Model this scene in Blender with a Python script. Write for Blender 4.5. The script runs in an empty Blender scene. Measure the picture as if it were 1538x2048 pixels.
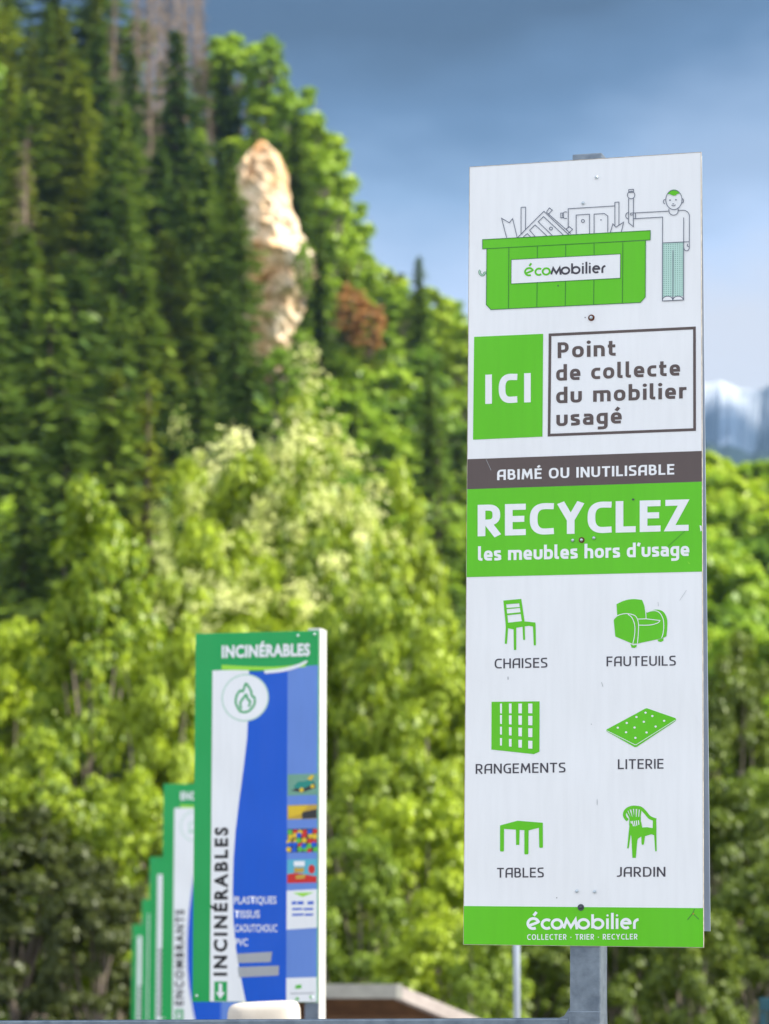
import bpy, bmesh, math, random
import numpy as np
from mathutils import Vector, Matrix, geometry
R = math.radians
SC = bpy.context.scene
COL = SC.collection
# ------------------------------------------------------------------ camera
EYE = 1.65
FPX = 6000.0                       # focal length in photo pixels (photo 1538 x 2048)
PITCH = math.atan(866 / FPX)
cam = bpy.data.cameras.new('camera'); camo = bpy.data.objects.new('camera', cam); COL.objects.link(camo)
camo.location = (0, 0, EYE); camo.rotation_euler = (math.pi / 2 + PITCH, 0, 0)
cam.sensor_fit = 'VERTICAL'; cam.sensor_height = 36; cam.sensor_width = 27
cam.lens = FPX / 2048 * 36
cam.clip_start = .1; cam.clip_end = 30000
cam.dof.use_dof = True; cam.dof.focus_distance = 7.55; cam.dof.aperture_fstop = 4.7; cam.dof.aperture_blades = 0
SC.camera = camo
_f = np.array([0, math.cos(PITCH), math.sin(PITCH)]); _u = np.array([0, -math.sin(PITCH), math.cos(PITCH)])
def ray(px, py):
    return _f + np.array([1., 0, 0]) * (px - 769) / FPX + _u * (1024 - py) / FPX
def at(px, py, d):                 # world point seen at photo pixel (px, py), d metres ahead
    r = ray(px, py); return r * (d / r[1]) + np.array([0, 0, EYE])
# ------------------------------------------------------------------ world, sun, exposure
SUN_AZ, SUN_EL = -14.0, 41.0        # degrees from +X (towards the camera side when negative)
w = bpy.data.worlds.new('World'); SC.world = w; w.use_nodes = True
nt = w.node_tree; nt.nodes.clear(); N = nt.nodes.new; L = nt.links.new
wo = N('ShaderNodeOutputWorld'); bg = N('ShaderNodeBackground'); L(bg.outputs[0], wo.inputs[0])
sky = N('ShaderNodeTexSky'); sky.sky_type = 'NISHITA'; sky.sun_disc = False
sky.sun_elevation = R(SUN_EL); sky.sun_rotation = R(90 - SUN_AZ); sky.air_density = 1.0; sky.dust_density = 1.0
def wmath(op, a, b=None, c=None):
    n = N('ShaderNodeMath'); n.operation = op
    for i, v in enumerate((a, b, c)):
        if v is None: continue
        if isinstance(v, (int, float)): n.inputs[i].default_value = v
        else: L(v, n.inputs[i])
    return n.outputs[0]
def wmix(f, a, b):
    n = N('ShaderNodeMix'); n.data_type = 'RGBA'
    if isinstance(f, (int, float)): n.inputs[0].default_value = f
    else: L(f, n.inputs[0])
    for i, v in ((6, a), (7, b)):
        if isinstance(v, tuple): n.inputs[i].default_value = (*v, 1)
        else: L(v, n.inputs[i])
    return n.outputs[2]
def wramp(v, stops, interp='LINEAR'):
    n = N('ShaderNodeValToRGB'); n.color_ramp.interpolation = interp; e = n.color_ramp.elements
    while len(e) < len(stops): e.new(.5)
    for k, (p, c) in zip(e, stops): k.position = p; k.color = (*c, 1)
    L(v, n.inputs[0]); return n.outputs[0]
def wnoise(scale, detail, stretch=(1, 1, 1)):
    m = N('ShaderNodeMapping'); L(tc.outputs['Generated'], m.inputs[0]); m.inputs['Scale'].default_value = stretch
    n = N('ShaderNodeTexNoise'); L(m.outputs[0], n.inputs[0]); n.inputs['Scale'].default_value = scale
    n.inputs['Detail'].default_value = detail; n.inputs['Roughness'].default_value = .55; return n.outputs[0]
tc = N('ShaderNodeTexCoord'); sep = N('ShaderNodeSeparateXYZ'); L(tc.outputs['Generated'], sep.inputs[0])
X, Y, Z = sep.outputs
# stormy blue bank ahead, by height above the horizon
n1 = wnoise(7, 4, (1, 1, 2.2))
zz = wmath('ADD', Z, wmath('MULTIPLY', wmath('SUBTRACT', n1, .5), .09))
zz = wmath('SUBTRACT', zz, wmath('MULTIPLY', wmath('MULTIPLY', X, X), 1.2))
front = wramp(zz, [(0, (.55, .60, .72)), (.17, (.53, .60, .74)), (.215, (.40, .50, .70)), (.25, (.19, .30, .48)),
                   (.275, (.065, .135, .26)), (.305, (.013, .042, .10)), (.5, (.05, .12, .26)), (1, (.3, .42, .62))])
# white cloud low on the right
cl = wnoise(16, 5, (1, 1, 1.6))
az = wmath('ADD', X, wmath('MULTIPLY', wmath('SUBTRACT', cl, .5), .05))
band = wmath('MULTIPLY', wmath('MULTIPLY', wramp(az, [(.055, (0, 0, 0)), (.095, (1, 1, 1))]),
             wramp(wmath('ADD', Z, wmath('MULTIPLY', wmath('SUBTRACT', cl, .5), .09)), [(.205, (1, 1, 1)), (.245, (0, 0, 0))])), .95)
front = wmix(band, front, (.56, .555, .60))
gb = wmath('MULTIPLY', wramp(az, [(.06, (0, 0, 0)), (.1, (1, 1, 1))]),
           wramp(zz, [(.215, (0, 0, 0)), (.24, (1, 1, 1)), (.28, (0, 0, 0))]))
front = wmix(wmath('MULTIPLY', gb, .6), front, (.27, .34, .48))
# bright sunlit cumulus behind the camera
n2 = wnoise(2.2, 6)
back = wramp(n2, [(.36, (.42, .60, .95)), (.5, (1.02, 1.07, 1.18)), (.64, (1.46, 1.46, 1.48))])
fb = wramp(Y, [(0, (1, 1, 1)), (.55, (.0, .0, .0))], 'EASE')
clouds = wmix(fb, front, back)
sk = N('ShaderNodeVectorMath'); sk.operation = 'SCALE'; sk.inputs[3].default_value = .10; L(sky.outputs[0], sk.inputs[0])
L(wmix(.86, sk.outputs[0], clouds), bg.inputs[0]); bg.inputs[1].default_value = .70
sl = bpy.data.lights.new('sun', 'SUN'); sl.energy = 5.0; sl.angle = R(.5); sl.color = (1, .93, .80)
so = bpy.data.objects.new('sun', sl); COL.objects.link(so)
sd = Vector((math.cos(R(SUN_AZ)) * math.cos(R(SUN_EL)), math.sin(R(SUN_AZ)) * math.cos(R(SUN_EL)), math.sin(R(SUN_EL))))
so.rotation_euler = sd.to_track_quat('Z', 'Y').to_euler(); so.location = (30, -5, 40)
SC.view_settings.view_transform = 'Standard'; SC.view_settings.look = 'None'
SC.view_settings.exposure = 1.0; SC.view_settings.gamma = 1
SC.render.engine = 'CYCLES'
SC.cycles.max_bounces = 8; SC.cycles.transparent_max_bounces = 8; SC.cycles.use_denoising = True
SC.cycles.volume_bounces = 0
# ------------------------------------------------------------------ materials
def new_mat(name):
    m = bpy.data.materials.new(name); m.use_nodes = True; t = m.node_tree; t.nodes.clear()
    o = t.nodes.new('ShaderNodeOutputMaterial'); return m, t, o
def mnoise(t, scale, detail=3, coord='Object', rough=.5):
    c = t.nodes.new('ShaderNodeTexCoord'); n = t.nodes.new('ShaderNodeTexNoise')
    t.links.new(c.outputs[coord], n.inputs[0]); n.inputs['Scale'].default_value = scale
    n.inputs['Detail'].default_value = detail; n.inputs['Roughness'].default_value = rough; return n
def mramp(t, src, stops):
    n = t.nodes.new('ShaderNodeValToRGB'); e = n.color_ramp.elements
    while len(e) < len(stops): e.new(.5)
    for k, (p, c) in zip(e, stops): k.position = p; k.color = (*c, 1)
    t.links.new(src, n.inputs[0]); return n.outputs[0]
def surf(name, c1, c2=None, scale=8, rough=.6, metal=0, bump=0, bscale=None, spec=.5):
    m, t, o = new_mat(name); b = t.nodes.new('ShaderNodeBsdfPrincipled'); t.links.new(b.outputs[0], o.inputs[0])
    c2 = c2 or tuple(x * .8 for x in c1)
    n = mnoise(t, scale, 5); col = mramp(t, n.outputs[0], [(.3, c1), (.7, c2)]); t.links.new(col, b.inputs['Base Color'])
    b.inputs['Roughness'].default_value = rough; b.inputs['Metallic'].default_value = metal; b.inputs['Specular IOR Level'].default_value = spec
    if bump:
        bn = mnoise(t, bscale or scale * 3, 5); q = t.nodes.new('ShaderNodeBump'); q.inputs['Strength'].default_value = bump
        q.inputs['Distance'].default_value = .05 if (bscale or scale) < 30 else .005
        t.links.new(bn.outputs[0], q.inputs['Height']); t.links.new(q.outputs[0], b.inputs['Normal'])
    return m
def printed(name, c, rough=.28, dirt=.015):
    # vinyl print on thin sheet: faint streaks and soft dents shared by every print of one panel
    m, t, o = new_mat(name); b = t.nodes.new('ShaderNodeBsdfPrincipled'); t.links.new(b.outputs[0], o.inputs[0])
    tcx = t.nodes.new('ShaderNodeTexCoord')
    mp = t.nodes.new('ShaderNodeMapping'); mp.inputs['Scale'].default_value = (60, 1, 6); t.links.new(tcx.outputs['Object'], mp.inputs[0])
    n = t.nodes.new('ShaderNodeTexNoise'); n.inputs['Scale'].default_value = 1.0; n.inputs['Detail'].default_value = 6; t.links.new(mp.outputs[0], n.inputs[0])
    d = tuple(x * (1 - dirt * 2.0) for x in c)
    t.links.new(mramp(t, n.outputs[0], [(.35, d), (.6, c)]), b.inputs['Base Color'])
    b.inputs['Roughness'].default_value = rough; b.inputs['Specular IOR Level'].default_value = .28
    mp2 = t.nodes.new('ShaderNodeMapping'); mp2.inputs['Scale'].default_value = (1.6, 1, 1.0); t.links.new(tcx.outputs['Object'], mp2.inputs[0])
    n2 = t.nodes.new('ShaderNodeTexNoise'); n2.inputs['Scale'].default_value = 2.6; n2.inputs['Detail'].default_value = 1.0; t.links.new(mp2.outputs[0], n2.inputs[0])
    n3 = t.nodes.new('ShaderNodeTexNoise'); n3.inputs['Scale'].default_value = 240; n3.inputs['Detail'].default_value = 2; t.links.new(tcx.outputs['Object'], n3.inputs[0])
    ad = t.nodes.new('ShaderNodeMath'); ad.operation = 'MULTIPLY_ADD'; ad.inputs[1].default_value = .0012; t.links.new(n3.outputs[0], ad.inputs[0]); t.links.new(n2.outputs[0], ad.inputs[2])
    sx = t.nodes.new('ShaderNodeSeparateXYZ'); t.links.new(tcx.outputs['Object'], sx.inputs[0])
    def mm(op, a_, b_):
        k_ = t.nodes.new('ShaderNodeMath'); k_.operation = op
        for i_, v_ in enumerate((a_, b_)):
            if isinstance(v_, (int, float)): k_.inputs[i_].default_value = v_
            else: t.links.new(v_, k_.inputs[i_])
        return k_.outputs[0]
    fold = mm('MULTIPLY', mm('MAXIMUM', mm('SUBTRACT', sx.outputs[0], .02), 0.), 3.0)
    crease = mm('MULTIPLY', mm('MAXIMUM', mm('SUBTRACT', mm('ADD', sx.outputs[0], mm('MULTIPLY', sx.outputs[2], .55)), .05), 0.), -2.2)
    ad2 = mm('ADD', ad.outputs[0], mm('ADD', fold, crease)); ad = ad2.node
    b.inputs['Coat Weight'].default_value = .18; b.inputs['Coat Roughness'].default_value = .12
    q = t.nodes.new('ShaderNodeBump'); q.inputs['Strength'].default_value = .5; q.inputs['Distance'].default_value = .035
    t.links.new(ad.outputs[0], q.inputs['Height']); t.links.new(q.outputs[0], b.inputs['Normal'])
    return m
def leaf(name, c1, c2, trans=.35, hue=.0):
    m, t, o = new_mat(name)
    g = t.nodes.new('ShaderNodeNewGeometry'); oi = t.nodes.new('ShaderNodeObjectInfo')
    ad = t.nodes.new('ShaderNodeMath'); ad.operation = 'MULTIPLY_ADD'; ad.inputs[1].default_value = .65
    mu = t.nodes.new('ShaderNodeMath'); mu.operation = 'MULTIPLY'; mu.inputs[1].default_value = .35
    t.links.new(oi.outputs['Random'], mu.inputs[0]); t.links.new(g.outputs['Random Per Island'], ad.inputs[0]); t.links.new(mu.outputs[0], ad.inputs[2])
    col = mramp(t, ad.outputs[0], [(.05, c1), (.95, c2)])
    d = t.nodes.new('ShaderNodeBsdfDiffuse'); tr = t.nodes.new('ShaderNodeBsdfTranslucent'); mx = t.nodes.new('ShaderNodeMixShader')
    t.links.new(col, d.inputs[0]); t.links.new(col, tr.inputs[0]); mx.inputs[0].default_value = trans
    t.links.new(d.outputs[0], mx.inputs[1]); t.links.new(tr.outputs[0], mx.inputs[2])
    gl = t.nodes.new('ShaderNodeBsdfGlossy'); gl.inputs['Roughness'].default_value = .45; gl.inputs[0].default_value = (.9, .95, .9, 1)
    m2 = t.nodes.new('ShaderNodeMixShader'); m2.inputs[0].default_value = .03
    t.links.new(mx.outputs[0], m2.inputs[1]); t.links.new(gl.outputs[0], m2.inputs[2]); t.links.new(m2.outputs[0], o.inputs[0])
    return m
M = {}
M['white'] = printed('print_white', (.84, .865, .885))
M['green'] = printed('print_green', (.115, .56, .004))
M['brown'] = printed('print_brown', (.105, .078, .072))
M['ink'] = printed('print_ink', (.055, .05, .065))
M['line'] = printed('print_line', (.10, .12, .17))
M['seam'] = printed('print_seam', (.03, .17, .03))
M['mint'] = printed('print_mint', (.50, .74, .66))
M['mintdot'] = printed('print_mint_dot', (.12, .30, .24))
M['sgreen'] = printed('print_deep_green', (.010, .36, .085))
M['lime'] = printed('print_lime', (.33, .75, .05))
M['blue'] = printed('print_blue', (.0, .095, .60))
M['pale'] = printed('print_pale_blue', (.13, .255, .66))
M['black'] = printed('print_black', (.012, .012, .014))
M['grey'] = printed('tape_grey', (.38, .40, .42), .55)
M['softgreen'] = printed('print_soft_green', (.42, .66, .52))
for k, c in dict(red=(.6, .02, .015), yellow=(.75, .52, .02), ygreen=(.1, .5, .06), dk=(.03, .03, .03), ochre=(.55, .36, .04), teal=(.01, .25, .2), field=(.16, .36, .26), cyan=(.1, .45, .6)).items():
    M[k] = printed('picture_' + k, c)
M['galv'] = surf('galvanised_steel', (.25, .30, .345), (.135, .17, .21), 26, .42, .75, .12, 90)
M['galvpost'] = M['galv']
M['alu'] = surf('aluminium_back', (.50, .56, .64), (.40, .46, .55), 3, .38, .6)
M['edge'] = surf('cut_edge', (.62, .56, .46), (.35, .30, .24), 60, .7)
M['zinc'] = surf('zinc_bolt', (.62, .70, .75), (.45, .54, .60), 300, .3, .45)
M['rust'] = surf('rusty_washer', (.20, .06, .025), (.10, .03, .012), 300, .8, .2)
M['dkbolt'] = surf('dark_bolt', (.10, .11, .13), (.06, .07, .08), 300, .4, .6)
M['whitepaint'] = surf('white_painted_steel', (.62, .62, .60), (.54, .54, .52), 12, .4)
M['greyplate'] = surf('grey_steel_plate', (.17, .21, .26), (.12, .15, .19), 14, .5, .3)
M['stone'] = surf('cream_stone', (.62, .57, .50), (.52, .47, .40), 14, .85, 0, .15, 40)
M['fascia'] = surf('weathered_roof_edge', (.50, .44, .40), (.36, .31, .29), 9, .7, 0, .2, 30)
M['fasciagrey'] = surf('grey_fascia_board', (.30, .30, .27), (.24, .24, .22), 9, .7, 0, .2, 30)
M['timber'] = surf('brown_timber', (.20, .10, .045), (.12, .058, .028), 7, .8, 0, .3, 40)
M['tealpaint'] = surf('teal_painted_steel', (.006, .065, .09), (.004, .042, .062), 6, .45)
M['asphalt'] = surf('ground_asphalt', (.17, .165, .15), (.11, .105, .10), .8, .9, 0, .3, 40)
M['soil'] = surf('hillside_soil', (.035, .07, .014), (.06, .075, .022), .06, 1, 0, .4, .4)
M['bark'] = surf('bark', (.12, .09, .065), (.06, .045, .032), 3, .95, 0, .6, 14)
M['palebark'] = surf('pale_bark', (.30, .25, .21), (.17, .135, .11), 1.2, .95, 0, .5, 6)
M['deadwood'] = surf('dead_wood', (.31, .235, .175), (.17, .125, .095), .7, .95, 0, .5, 4)
M['rock'] = None
def rock_mat():
    m, t, o = new_mat('limestone_cliff'); b = t.nodes.new('ShaderNodeBsdfPrincipled'); t.links.new(b.outputs[0], o.inputs[0])
    n = mnoise(t, .22, 7, rough=.6); n2 = mnoise(t, 1.1, 6)
    col = mramp(t, n.outputs[0], [(.32, (.55, .26, .09)), (.43, (.72, .48, .26)), (.55, (.81, .65, .46)), (.70, (.86, .76, .62))])
    dk = mramp(t, n2.outputs[0], [(.36, (.40, .33, .27)), (.46, (1, 1, 1))])
    mx = t.nodes.new('ShaderNodeMix'); mx.data_type = 'RGBA'; mx.blend_type = 'MULTIPLY'; mx.inputs[0].default_value = .8
    t.links.new(col, mx.inputs[6]); t.links.new(dk, mx.inputs[7]); t.links.new(mx.outputs[2], b.inputs['Base Color'])
    b.inputs['Roughness'].default_value = .95
    q = t.nodes.new('ShaderNodeBump'); q.inputs['Strength'].default_value = .7; q.inputs['Distance'].default_value = .8
    t.links.new(n2.outputs[0], q.inputs['Height']); t.links.new(q.outputs[0], b.inputs['Normal']); return m
M['rock'] = rock_mat()
M['spruce_dark'] = leaf('spruce_needles_dark', (.048, .102, .016), (.155, .235, .030), .25)
M['spruce_mid'] = leaf('spruce_needles_mid', (.078, .148, .018), (.215, .300, .032), .25)
M['spruce_olive'] = leaf('spruce_needles_olive', (.120, .170, .014), (.29, .35, .026), .25)
M['lime_leaf'] = leaf('lime_leaves', (.10, .19, .003), (.50, .62, .028), .34)
M['bright_leaf'] = leaf('bright_leaves', (.07, .14, .004), (.46, .58, .030), .34)
M['mid_leaf'] = leaf('mid_leaves', (.04, .095, .004), (.30, .42, .028), .34)
M['olive_leaf'] = leaf('olive_leaves', (.03, .065, .004), (.21, .285, .018), .34)
M['rust_leaf'] = leaf('rust_leaves', (.34, .17, .05), (.60, .34, .12), .35)
M['shade_leaf'] = leaf('shade_painted_leaves', (.025, .040, .006), (.075, .095, .010), .3)  # shade under the canopy is painted into this leaf colour
M['hill_lime_leaf'] = leaf('hill_lime_leaves', (.20, .34, .008), (.50, .62, .030), .36)
M['hill_bright_leaf'] = leaf('hill_bright_leaves', (.14, .28, .008), (.40, .55, .030), .36)
M['hill_mid_leaf'] = leaf('hill_mid_leaves', (.09, .20, .008), (.27, .42, .028), .36)
M['flower'] = leaf('cream_flowers', (.52, .60, .14), (.92, .92, .46), .35)
M['grass'] = surf('rough_grass', (.06, .11, .02), (.10, .13, .03), .5, 1)
# ------------------------------------------------------------------ object helpers
def tag(o, label=None, cat=None, group=None, kind=None):
    if label: o['label'] = label
    if cat: o['category'] = cat
    if group: o['group'] = group
    if kind: o['kind'] = kind
    return o
def empty(name, loc, rot=(0, 0, 0), label=None, cat=None, group=None):
    o = bpy.data.objects.new(name, None); COL.objects.link(o); o.location = tuple(loc); o.rotation_euler = rot
    o.empty_display_size = .2; return tag(o, label, cat, group)
def link(name, me, mats, parent=None, label=None):
    o = bpy.data.objects.new(name, me); COL.objects.link(o)
    for m in (mats if isinstance(mats, (list, tuple)) else [mats]):
        if m.name not in [x.name for x in me.materials if x]: me.materials.append(m)
    if parent: o.parent = parent
    if label: o['label'] = label
    return o
def mesh_np(name, v, f, smooth=False):
    me = bpy.data.meshes.new(name); v = np.asarray(v, np.float32); f = np.asarray(f, np.int32); k = f.shape[1]
    me.vertices.add(len(v)); me.vertices.foreach_set('co', v.ravel())
    me.loops.add(f.size); me.loops.foreach_set('vertex_index', f.ravel())
    me.polygons.add(len(f)); me.polygons.foreach_set('loop_start', np.arange(0, f.size, k, dtype=np.int32))
    me.update(calc_edges=True); me.validate()
    if smooth: me.polygons.foreach_set('use_smooth', np.ones(len(f), bool))
    return me
def mesh_py(name, v, f):
    me = bpy.data.meshes.new(name); me.from_pydata([tuple(p) for p in v], [], f); me.update(); return me
class MB:
    def __init__(s): s.bm = bmesh.new()
    def box(s, c, size, rot=None, bev=0):
        b = bmesh.new(); bmesh.ops.create_cube(b, size=1)
        bmesh.ops.scale(b, vec=size, verts=b.verts)
        if bev: bmesh.ops.bevel(b, geom=b.edges[:], offset=bev, segments=2, affect='EDGES', profile=.6)
        if rot is not None: bmesh.ops.transform(b, matrix=rot, verts=b.verts)
        bmesh.ops.translate(b, vec=c, verts=b.verts)
        t = bpy.data.meshes.new('t'); b.to_mesh(t); b.free(); s.bm.from_mesh(t); bpy.data.meshes.remove(t); return s
    def tube(s, pts, rad, n=8, cap=True):
        prev = None
        for i, p in enumerate(pts):
            p = Vector(p); a = Vector(pts[max(i - 1, 0)]); b = Vector(pts[min(i + 1, len(pts) - 1)])
            d = (b - a).normalized(); x = d.orthogonal().normalized() if abs(d.z) > .9 else d.cross(Vector((0, 0, 1))).normalized()
            if abs(d.z) > .9: x = (Vector((1, 0, 0)) - d * d.x).normalized()
            y = d.cross(x); r = rad[i] if isinstance(rad, (list, tuple)) else rad
            ring = [s.bm.verts.new(p + x * r * math.cos(k * 2 * math.pi / n) + y * r * math.sin(k * 2 * math.pi / n)) for k in range(n)]
            if prev:
                for k in range(n): s.bm.faces.new((prev[k], prev[(k + 1) % n], ring[(k + 1) % n], ring[k]))
            elif cap: s.bm.faces.new(ring[::-1])
            prev = ring
        if cap: s.bm.faces.new(prev)
        return s
    def poly_prism(s, pts, d):     # pts 3D polygon, extruded by vector d
        a = [s.bm.verts.new(Vector(p)) for p in pts]; b = [s.bm.verts.new(Vector(p) + Vector(d)) for p in pts]; n = len(a)
        s.bm.faces.new(a); s.bm.faces.new(b[::-1])
        for i in range(n): s.bm.faces.new((a[i], b[i], b[(i + 1) % n], a[(i + 1) % n]))
        return s
    def build(s, name, mat, parent=None, smooth=False, label=None):
        bmesh.ops.recalc_face_normals(s.bm, faces=s.bm.faces[:])
        me = bpy.data.meshes.new(name); s.bm.to_mesh(me); s.bm.free()
        if smooth:
            for p in me.polygons: p.use_smooth = True
        return link(name, me, mat, parent, label)
# ------------------------------------------------------------------ flat print: strokes, shapes and lettering
def ribbon(pts, hw, closed=False):
    pts = [np.array(p, float) for p in pts]; q = [pts[0]]
    for p in pts[1:]:
        if np.linalg.norm(p - q[-1]) > 1e-9: q.append(p)
    pts = q; n = len(pts); Lf, Rt = [], []
    for i in range(n):
        a = pts[i - 1] if (i > 0 or closed) else None; b = pts[(i + 1) % n] if (i < n - 1 or closed) else None
        d1 = (pts[i] - a) if a is not None else (b - pts[i]); d2 = (b - pts[i]) if b is not None else d1
        d1 = d1 / np.linalg.norm(d1); d2 = d2 / np.linalg.norm(d2)
        n1 = np.array([-d1[1], d1[0]]); n2 = np.array([-d2[1], d2[0]]); m = n1 + n2; l = np.linalg.norm(m)
        m = n1 if l < 1e-6 else m / l; k = 1 / max(.35, float(m @ n1))
        Lf.append(pts[i] + m * hw * k); Rt.append(pts[i] - m * hw * k)
    return [[Lf[i], Lf[(i + 1) % n], Rt[(i + 1) % n], Rt[i]] for i in range(n if closed else n - 1)]
def arc(cx, cy, rx, ry, a0, a1, n=14, e=1.0):
    o = []
    for i in range(n + 1):
        a = R(a0 + (a1 - a0) * i / n); c, s = math.cos(a), math.sin(a)
        o.append((cx + rx * math.copysign(abs(c) ** e, c), cy + ry * math.copysign(abs(s) ** e, s)))
    return o
def disc(cx, cy, r, ry=None, n=20): return [arc(cx, cy, r, ry or r, 0, 360 - 360 / n, n - 1)]
def spline(pts, n=6):
    P = [np.array(p, float) for p in pts]; P = [2 * P[0] - P[1]] + P + [2 * P[-1] - P[-2]]; o = []
    for i in range(1, len(P) - 2):
        for k in range(n):
            t = k / n; a, b, c, d = P[i - 1:i + 3]
            o.append(tuple(.5 * (2 * b + (c - a) * t + (2 * a - 5 * b + 4 * c - d) * t * t + (3 * b - a - 3 * c + d) * t ** 3)))
    o.append(tuple(P[-2])); return o
SQ = .78
def glyph(ch, s):
    """strokes of one letter, cap height 1; returns (width, list of (points, closed))"""
    h = s / 2; T = 1 - h; x = .72; xt = x - h; asc = 1.04
    if ch == ' ': return .26, []
    if ch in 'ÉÈ':
        w, st = glyph('E', s); return w, st + [([(w * .42, 1.1), (w * .42 + .17, 1.27)], 0)]
    if ch == 'é':
        w, st = glyph('e', s); return w, st + [([(w * .47, x + .10), (w * .47 + .15, x + .30)], 0)]
    if ch == 'I': return s, [([(h, 0), (h, 1)], 0)]
    if ch == 'L': W = .50; return W, [([(h, 1), (h, h), (W, h)], 0)]
    if ch == 'E': W = .52; return W, [([(W, T), (h, T), (h, h), (W, h)], 0), ([(h, .52), (W * .93, .52)], 0)]
    if ch == 'F': W = .50; return W, [([(W, T), (h, T), (h, 0)], 0), ([(h, .50), (W * .92, .50)], 0)]
    if ch == 'T': W = .60; return W, [([(0, T), (W, T)], 0), ([(W / 2, T), (W / 2, 0)], 0)]
    if ch == 'H': W = .64; return W, [([(h, 0), (h, 1)], 0), ([(W - h, 0), (W - h, 1)], 0), ([(h, .5), (W - h, .5)], 0)]
    if ch == 'N': W = .66; return W, [([(h, 0), (h, 1)], 0), ([(W - h, 0), (W - h, 1)], 0), ([(h * 1.2, .97), (W - h * 1.2, .03)], 0)]
    if ch == 'M': W = .82; return W, [([(h, 0), (.07 + h, 1)], 0), ([(W - h, 0), (W - .07 - h, 1)], 0), ([(.07 + h, .96), (W / 2, .30), (W - .07 - h, .96)], 0)]
    if ch == 'Z': W = .60; return W, [([(.02, T), (W - h * 1.3, T), (h * 1.3, h), (W, h)], 0)]
    if ch == 'Y': W = .64; return W, [([(h * .7, 1), (W / 2, .45)], 0), ([(W - h * .7, 1), (W / 2, .45)], 0), ([(W / 2, .49), (W / 2, 0)], 0)]
    if ch == 'U': W = .64; return W, [([(h, 1), (h, .36)] + arc(W / 2, .36, W / 2 - h, .36 - h, 180, 360, 16, SQ) + [(W - h, 1)], 0)]
    if ch == 'J': W = .36; return W, [([(W - h, 1), (W - h, .30)] + arc(.05, .30, W - h - .05, .30 - h, 0, -90, 8, SQ) + [(-.02, h)], 0)]
    if ch in 'C': W = .60; return W, [([(W, T - .01)] + arc(W * .66, .5, W * .66 - h, .5 - h, 90, 270, 22, SQ) + [(W, h + .01)], 0)]
    if ch == 'G': W = .62; return W, [([(W * .97, T)] + arc(W * .66, .5, W * .66 - h, .5 - h, 90, 270, 22, SQ) + [(W - h, h), (W - h, .49), (W * .62, .49)], 0)]
    if ch == 'O': W = .72; return W, [(arc(W / 2, .5, W / 2 - h, .5 - h, 0, 345, 30, SQ), 1)]
    if ch == 'D': W = .66; return W, [([(h, h), (h, T), (W * .42, T)] + arc(W * .42, .5, W * .58 - h, .5 - h, 90, -90, 18, SQ) + [(h, h)], 0), ([(h, 0), (h, 1)], 0)]
    if ch in 'PR':
        W = .58; b = .43
        st = [([(h, 0), (h, T), (W * .45, T)] + arc(W * .45, (T + b) / 2, W * .52 - h, (T - b) / 2, 90, -90, 14, SQ) + [(h, b)], 0)]
        if ch == 'R': st += [([(W * .42, b), (W - h * .8, 0)], 0)]
        return W, st
    if ch == 'B':
        W = .58; b = .53
        return W, [([(h, h), (h, T), (W * .42, T)] + arc(W * .42, (T + b) / 2, W * .50 - h, (T - b) / 2, 90, -90, 12, SQ) + [(h, b)], 0),
                   ([(W * .42, b)] + arc(W * .46, (h + b) / 2, W * .54 - h, (b - h) / 2, 90, -90, 12, SQ) + [(h, h)], 0)]
    if ch == 'S':
        W = .55
        return W, [(spline([(W - .03, T), (W * .55, T + .002), (W * .2, T - .035), (h, .745), (W * .2, .58), (W * .5, .505), (W * .8, .42), (W - h, .25), (W * .8, h + .035), (W * .45, h - .002), (.02, h)]), 0)]
    if ch == 'A':
        W = .64
        return W, [([(h, 0), (h, .56)] + arc(W * .50, .56, W * .5 - h, T - .56, 180, 90, 10, .85) + [(W - h, T), (W - h, 0)], 0), ([(h, .40), (W - h, .40)], 0)]
    # lower case
    if ch == 'o': W = .60; return W, [(arc(W / 2, x / 2, W / 2 - h, x / 2 - h, 0, 345, 26, SQ), 1)]
    if ch == 'c': W = .48; return W, [([(W, xt - .005)] + arc(W * .66, x / 2, W * .66 - h, x / 2 - h, 90, 270, 18, SQ) + [(W, h + .005)], 0)]
    if ch == 'e':
        W = .56; m = .34
        return W, [([(h, m), (W - h, m)] + arc(W / 2, x / 2, W / 2 - h, x / 2 - h, 0, 270, 26, SQ) + [(W * .92, h)], 0)]
    if ch == 'a':
        W = .54
        return W, [([(.06, xt), (W * .5, xt)] + arc(W * .5, xt - .2, W * .5 - h, .2, 90, 0, 8, SQ) + [(W - h, h), (W * .4, h)] + arc(W * .4, (h + .40) / 2, W * .4 - h, (.40 - h) / 2, 270, 90, 12, SQ) + [(W - h, .40)], 0), ([(W - h, .3), (W - h, 0)], 0)]
    if ch == 'd':
        W = .58
        return W, [([(W - h, asc), (W - h, h), (W * .46, h)] + arc(W * .46, x / 2, W * .46 - h, x / 2 - h, 270, 90, 18, SQ) + [(W - h, xt)], 0)]
    if ch == 'b':
        W = .58
        return W, [([(h, asc), (h, h), (W * .54, h)] + arc(W * .54, x / 2, W * .46 - h, x / 2 - h, -90, 90, 18, SQ) + [(h, xt)], 0)]
    if ch == 'g':
        W = .57
        return W, [([(W - h, h + .02), (W * .46, h + .02)] + arc(W * .46, x / 2 + .01, W * .46 - h, x / 2 - h - .01, 270, 90, 18, SQ) + [(W - h, xt), (W - h, -.06)] + arc(W * .5, -.06, W * .5 - h, .17, 0, -90, 8, SQ) + [(.06, -.23)], 0)]
    if ch == 'u': W = .58; return W, [([(h, x), (h, .28)] + arc(W / 2, .28, W / 2 - h, .28 - h, 180, 360, 14, SQ) + [(W - h, x)], 0)]
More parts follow.
